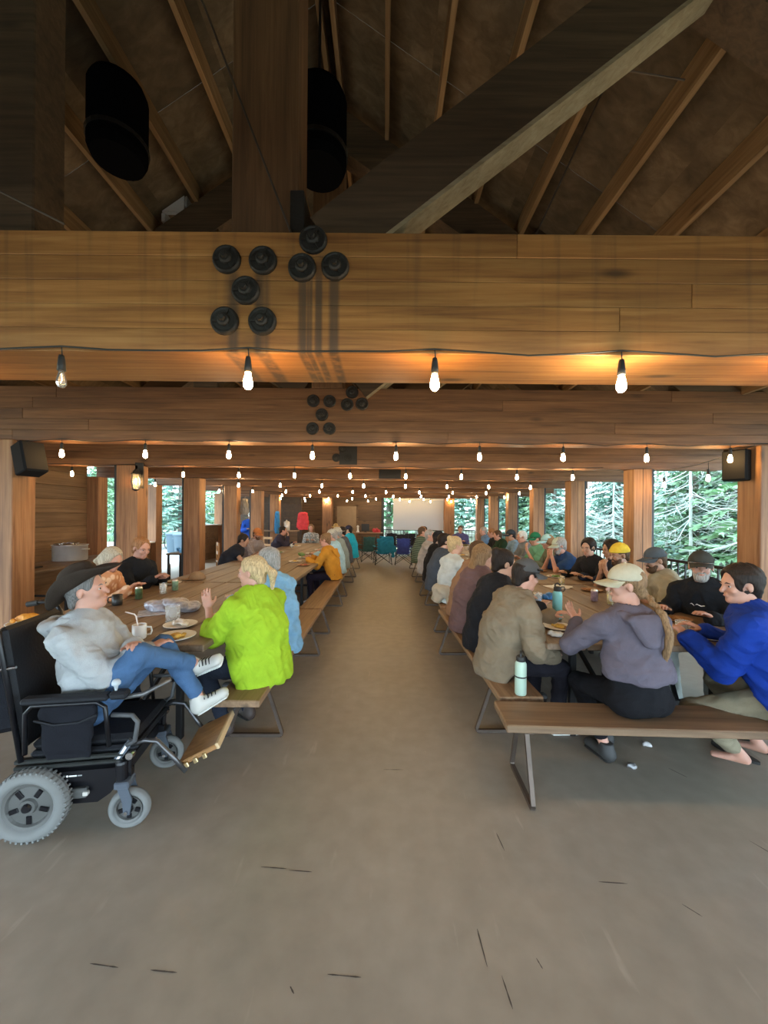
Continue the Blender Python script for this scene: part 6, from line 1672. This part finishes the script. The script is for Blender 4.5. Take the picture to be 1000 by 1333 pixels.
for k in range(120):
    x, y = rp.uniform(-.45, .45), rp.uniform(-.3, .3); h = rp.uniform(.1, .3); b.add([(x - .03, y, .74), (x + .03, y, .74), (x + rp.uniform(-.1, .1), y + rp.uniform(-.1, .1), .74 + h)], [(0, 1, 2)])
tag(b.build('leaves', FOL1, pl), kind='stuff')

# cane hooked on the table edge
r = thing('walking_cane', 'black walking cane with a crook handle leaning by the black shirt', 'cane', (-2.83, 5.08, 0)); MB().tube([(0, 0, 0), (0, 0, .85), (.01, -.02, .92), (.03, -.06, .95), (.05, -.10, .92), (.055, -.115, .86)], .012, 8).build('shaft', BLACK, r, smooth=True)
MB().lathe([(0, 0), (.018, 0), (.016, .04), (0, .04)], 10).build('rubber_tip', RUBBER, r)

# far kitchen counter, shelves and things hanging there
hc = thing('hatch_counter', 'wooden hatch counter between the far posts', 'counter'); 
MB().cbox(-6.1, 14.55, .98, -3.3, 15.05, 1.03, .008).build('counter_top', W_BENCH, hc)
for k in range(4): MB().cbox(-6.1 + k * .7, 14.7, 0, -5.42 + k * .7, 14.74, .98, .005).build('panel', W_WALLX, hc)
r = thing('coffee_urn', 'steel coffee urn on the hatch counter', 'urn', (-3.75, 14.8, 1.031)); MB().lathe([(0, 0), (.11, 0), (.12, .02), (.12, .30), (.09, .34), (.03, .36), (.02, .40), (0, .40)], 20).build('urn_body', ST, r, smooth=True); MB().tube([(0, -.12, .06), (0, -.17, .06), (0, -.17, .03)], .012, 6).build('tap', BLACK, r)
r = thing('bottle', 'dark bottle standing on the hatch counter', 'bottle', (-4.3, 14.75, 1.031)); MB().lathe([(0, 0), (.04, 0), (.04, .18), (.014, .25), (.014, .31), (0, .31)], 14).build('body', mat('dark_bottle', (.05, .09, .16), .2), r, smooth=True); MB().lathe([(.016, .29), (.016, .32), (0, .32)], 10).build('cap', BLACK, r)
def jacket(label, x, y, z, c, h=.62, w=1.0):
    r = thing('hanging_jacket', label, 'jacket', (x, y, z)); F = Field((-.3, -.15, -h - .05), (.3, .15, .08), .014)
    F.cap((0, 0, -.06), (0, 0, -h), (.15, .07), (.19, .085), u=(1, 0, 0), k=.03); F.cap((-.12, 0, -.06), (-.20, 0, -h * .85), .055, .05, k=.03); F.cap((.12, 0, -.06), (.20, 0, -h * .85), .055, .05, k=.03)
    V, Q = F.polys(1); V = wrinkle(V, Q, .012, 22, 5); qmesh('coat', V, Q, fabric('coat_%02x%02x%02x' % tuple(int(q * 255) for q in c), c), r)
    MB().tube([(0, 0, -.03), (0, 0, .04), (.02, .02, .06), (.0, .06, .05)], .008, 6).build('hook', STEEL, r)
    r.scale = (w, 1, 1)
jacket('red vest hanging on a far kitchen-side post', -3.08, 14.6, 1.72, (.62, .06, .07)); jacket('blue coat hanging by the hatch counter', -4.03, 14.5, 1.75, (.05, .22, .45), .8, .45)
jacket('grey cap and coat hung on the fifth kitchen-side post', -3.86, 10.62, 2.05, (.22, .20, .18), .4, .5)
# wooden chair and blue bag by the low wall
def wchair(label, x, y, a):
    r = thing('wooden_chair', label, 'chair', (x, y, 0), a); Wc = mat('chair_oak', (.40, .22, .09), .5, var=.15)
    MB().cbox(-.21, -.2, .42, .21, .2, .455, .01).build('seat', Wc, r)
    for sx in (-1, 1):
        MB().cbox(sx * .19 - .018, -.2, 0, sx * .19 + .018, -.164, .92, .005).build('leg', Wc, r); MB().cbox(sx * .19 - .018, .164, 0, sx * .19 + .018, .2, .42, .005).build('leg', Wc, r)
    for z in (.62, .84): MB().cbox(-.18, -.195, z, .18, -.17, z + .07, .005).build('back_rail', Wc, r)
wchair('oak chair standing behind the bench by the fourth post', -3.95, 9.6, R(-60)); wchair('oak chair near the hatch counter', -3.6, 12.4, R(-30))
sb = thing('side_table', 'small dark table by the outer wall', 'table', (-4.75, 9.2, 0)); MB().cbox(-.3, -.3, .66, .3, .3, .70, .006).build('top', W_WALLX, sb)
for sx in (-1, 1):
    for sy in (-1, 1): MB().cbox(sx * .26 - .02, sy * .26 - .02, 0, sx * .26 + .02, sy * .26 + .02, .66, .004).build('leg', BLACK, sb)
crumple('tote_bag', 'crumpled bright blue bag on the small dark table', 'bag', -4.75, 9.2, (.10, .33, .62), (.24, .16, .10), .701, 14, .6, 0)

# ------------------------------------------------------------------ far end: screen, camp chairs
sc_ = thing('projection_screen', 'white pull-down projection screen hung at the far end', 'screen', (1.555, 17.35, 0))
n = 24; b = MB(); vs = []; fs = []
for j in range(13):
    for i in range(n + 1):
        x = -1.14 + 2.28 * i / n; z = .98 + 1.34 * j / 12; vs.append((x, .012 * math.sin(x * 5 + z * 6) * (1 - j / 12) + .006 * math.sin(z * 9 - x * 4), z))
for j in range(12):
    for i in range(n): a = j * (n + 1) + i; fs.append((a, a + 1, a + n + 2, a + n + 1))
nv = len(vs); vs += [(x, y + .004, z) for x, y, z in vs]; fs += [tuple(i + nv for i in f[::-1]) for f in fs]
b.add(vs, fs); b.build('screen_cloth', mat('screen_white', (.46, .50, .58), .8), sc_, smooth=True)
MB().cbox(-1.18, -.05, 2.32, 1.18, .05, 2.41, .01).build('housing', mat('housing_white', (.6, .6, .6), .5), sc_); MB().tube([(-1.15, 0, .975), (1.15, 0, .975)], .016, 8).build('bottom_bar', BLACK, sc_)
def camp_chair(label, x, y, a, c, group=None, blanket=None):
    r = thing('camp_chair', label, 'camp chair', (x, y, 0), a, group); m = fabric('camp_%02x%02x%02x' % tuple(int(q * 255) for q in c), c)
    b = MB()      # seat front +y, back at -y
    F = Field((-.34, -.36, .3), (.34, .34, 1.0), .016)
    F.cap((-.22, .2, .44), (-.20, -.2, .40), .014, k=.01); F.cap((0, .22, .41), (0, -.2, .37), (.24, .012), (.22, .012), u=(1, 0, 0), k=.02); F.cap((0, -.21, .40), (0, -.30, .88), (.23, .013), (.24, .013), u=(1, 0, 0), k=.02)
    V, Q = F.polys(1); V = wrinkle(V, Q, .006, 18, 4); qmesh('seat_cloth', V, Q, m, r)
    for sx in (-1, 1):
        MB().tube([(sx * .27, -.30, .92), (sx * .24, -.24, .42), (sx * .27, -.28, .01)], .011, 6).build('back_pole', BLACK, r)
        MB().tube([(sx * .27, .24, .60), (sx * .25, .24, .42), (sx * .28, .26, .01)], .011, 6).build('front_pole', BLACK, r)
        MB().tube([(sx * .28, -.28, .03), (-sx * .24, -.24, .40)], .009, 6).build('cross_pole', BLACK, r); MB().tube([(sx * .28, .26, .03), (-sx * .24, .22, .42)], .009, 6).build('cross_pole', BLACK, r)
        MB().tube([(sx * .28, -.28, .03), (sx * .24, .22, .42)], .009, 6).build('cross_pole', BLACK, r)
        MB().cbox(sx * .27 - .04, -.27, .60, sx * .27 + .04, .27, .615, .004).build('armrest', m, r)
    return r
camp_chair('teal camp chair draped with a blue-green blanket near the aisle end', -.04, 12.75, R(8), (.03, .20, .30))
F = Field((-.42, -.45, .2), (.42, -.1, 1.05), .016); F.cap((-.12, -.30, .93), (.2, -.33, .90), .022, k=.01); F.cap((.03, -.335, .90), (.12, -.36, .42), (.28, .018), (.26, .018), u=(1, 0, 0), k=.02); F.cap((.26, -.35, .6), (.30, -.37, .28), (.07, .016), (.05, .016), u=(1, 0, 0), k=.03)
V, Q = F.polys(1); V = wrinkle(V, Q, .014, 16, 9)
tag(qmesh('blanket', V, Q, fabric('blanket_teal', (.02, .17, .27)), None, (-.04, 12.75, 0), R(8)), 'blue-green blanket hung over the back of a camp chair', 'blanket')
camp_chair('royal blue folding camp chair with black frame at the aisle end', .66, 12.75, R(-4), (.05, .07, .26)); camp_chair('dark green camp chair half hidden by the teal one', -.60, 13.55, R(20), (.04, .10, .10))
for k, (x, y, a) in enumerate(((.35, 15.9, .1), (1.08, 15.8, -.1), (1.80, 15.9, .1), (2.52, 15.9, -.1), (.75, 15.0, .1), (1.50, 15.0, -.1))): camp_chair('black camp chair in the cluster under the projection screen', x, y, a + math.pi, (.02, .02, .026), 'black camp chairs under the screen')
ft = thing('folding_table', 'low folding table against the plank back wall', 'table', (0, 0, 0)); MB().cbox(-2.0, 16.2, .86, -.05, 16.85, .90, .006).build('top', W_BENCH, ft)
for x in (-1.9, -.15):
    for y in (16.27, 16.78): MB().tube([(x, y, 0), (x, y, .86)], .016, 6).build('leg', BLACK, ft)
r = thing('monitor', 'black monitor standing on the folding table', 'monitor', (-.80, 16.55, .90)); MB().cbox(-.17, -.015, .06, .17, .015, .36, .006).build('panel', BLACK, r); MB().cbox(-.08, -.06, 0, .08, .06, .015, .004).build('foot', BLACK, r); MB().cbox(-.02, .0, .01, .02, .02, .1, .003).build('neck', BLACK, r)
crumple('red_bag', 'red bag on the folding table by the monitor', 'bag', -.32, 16.5, (.45, .03, .04), (.2, .12, .13), .90, 17, .6, 0)
r = thing('lantern', 'small white camping lantern on the folding table', 'lantern', (-1.12, 16.5, .90)); MB().lathe([(0, 0), (.06, 0), (.06, .05), (.04, .07), (.04, .22), (.055, .24), (.03, .30), (0, .30)], 16).build('body', mat('lantern_white', (.6, .6, .58), .5), r, smooth=True); MB().tube([(-.04, 0, .26), (0, 0, .36), (.04, 0, .26)], .005, 5).build('bail', STEEL, r)
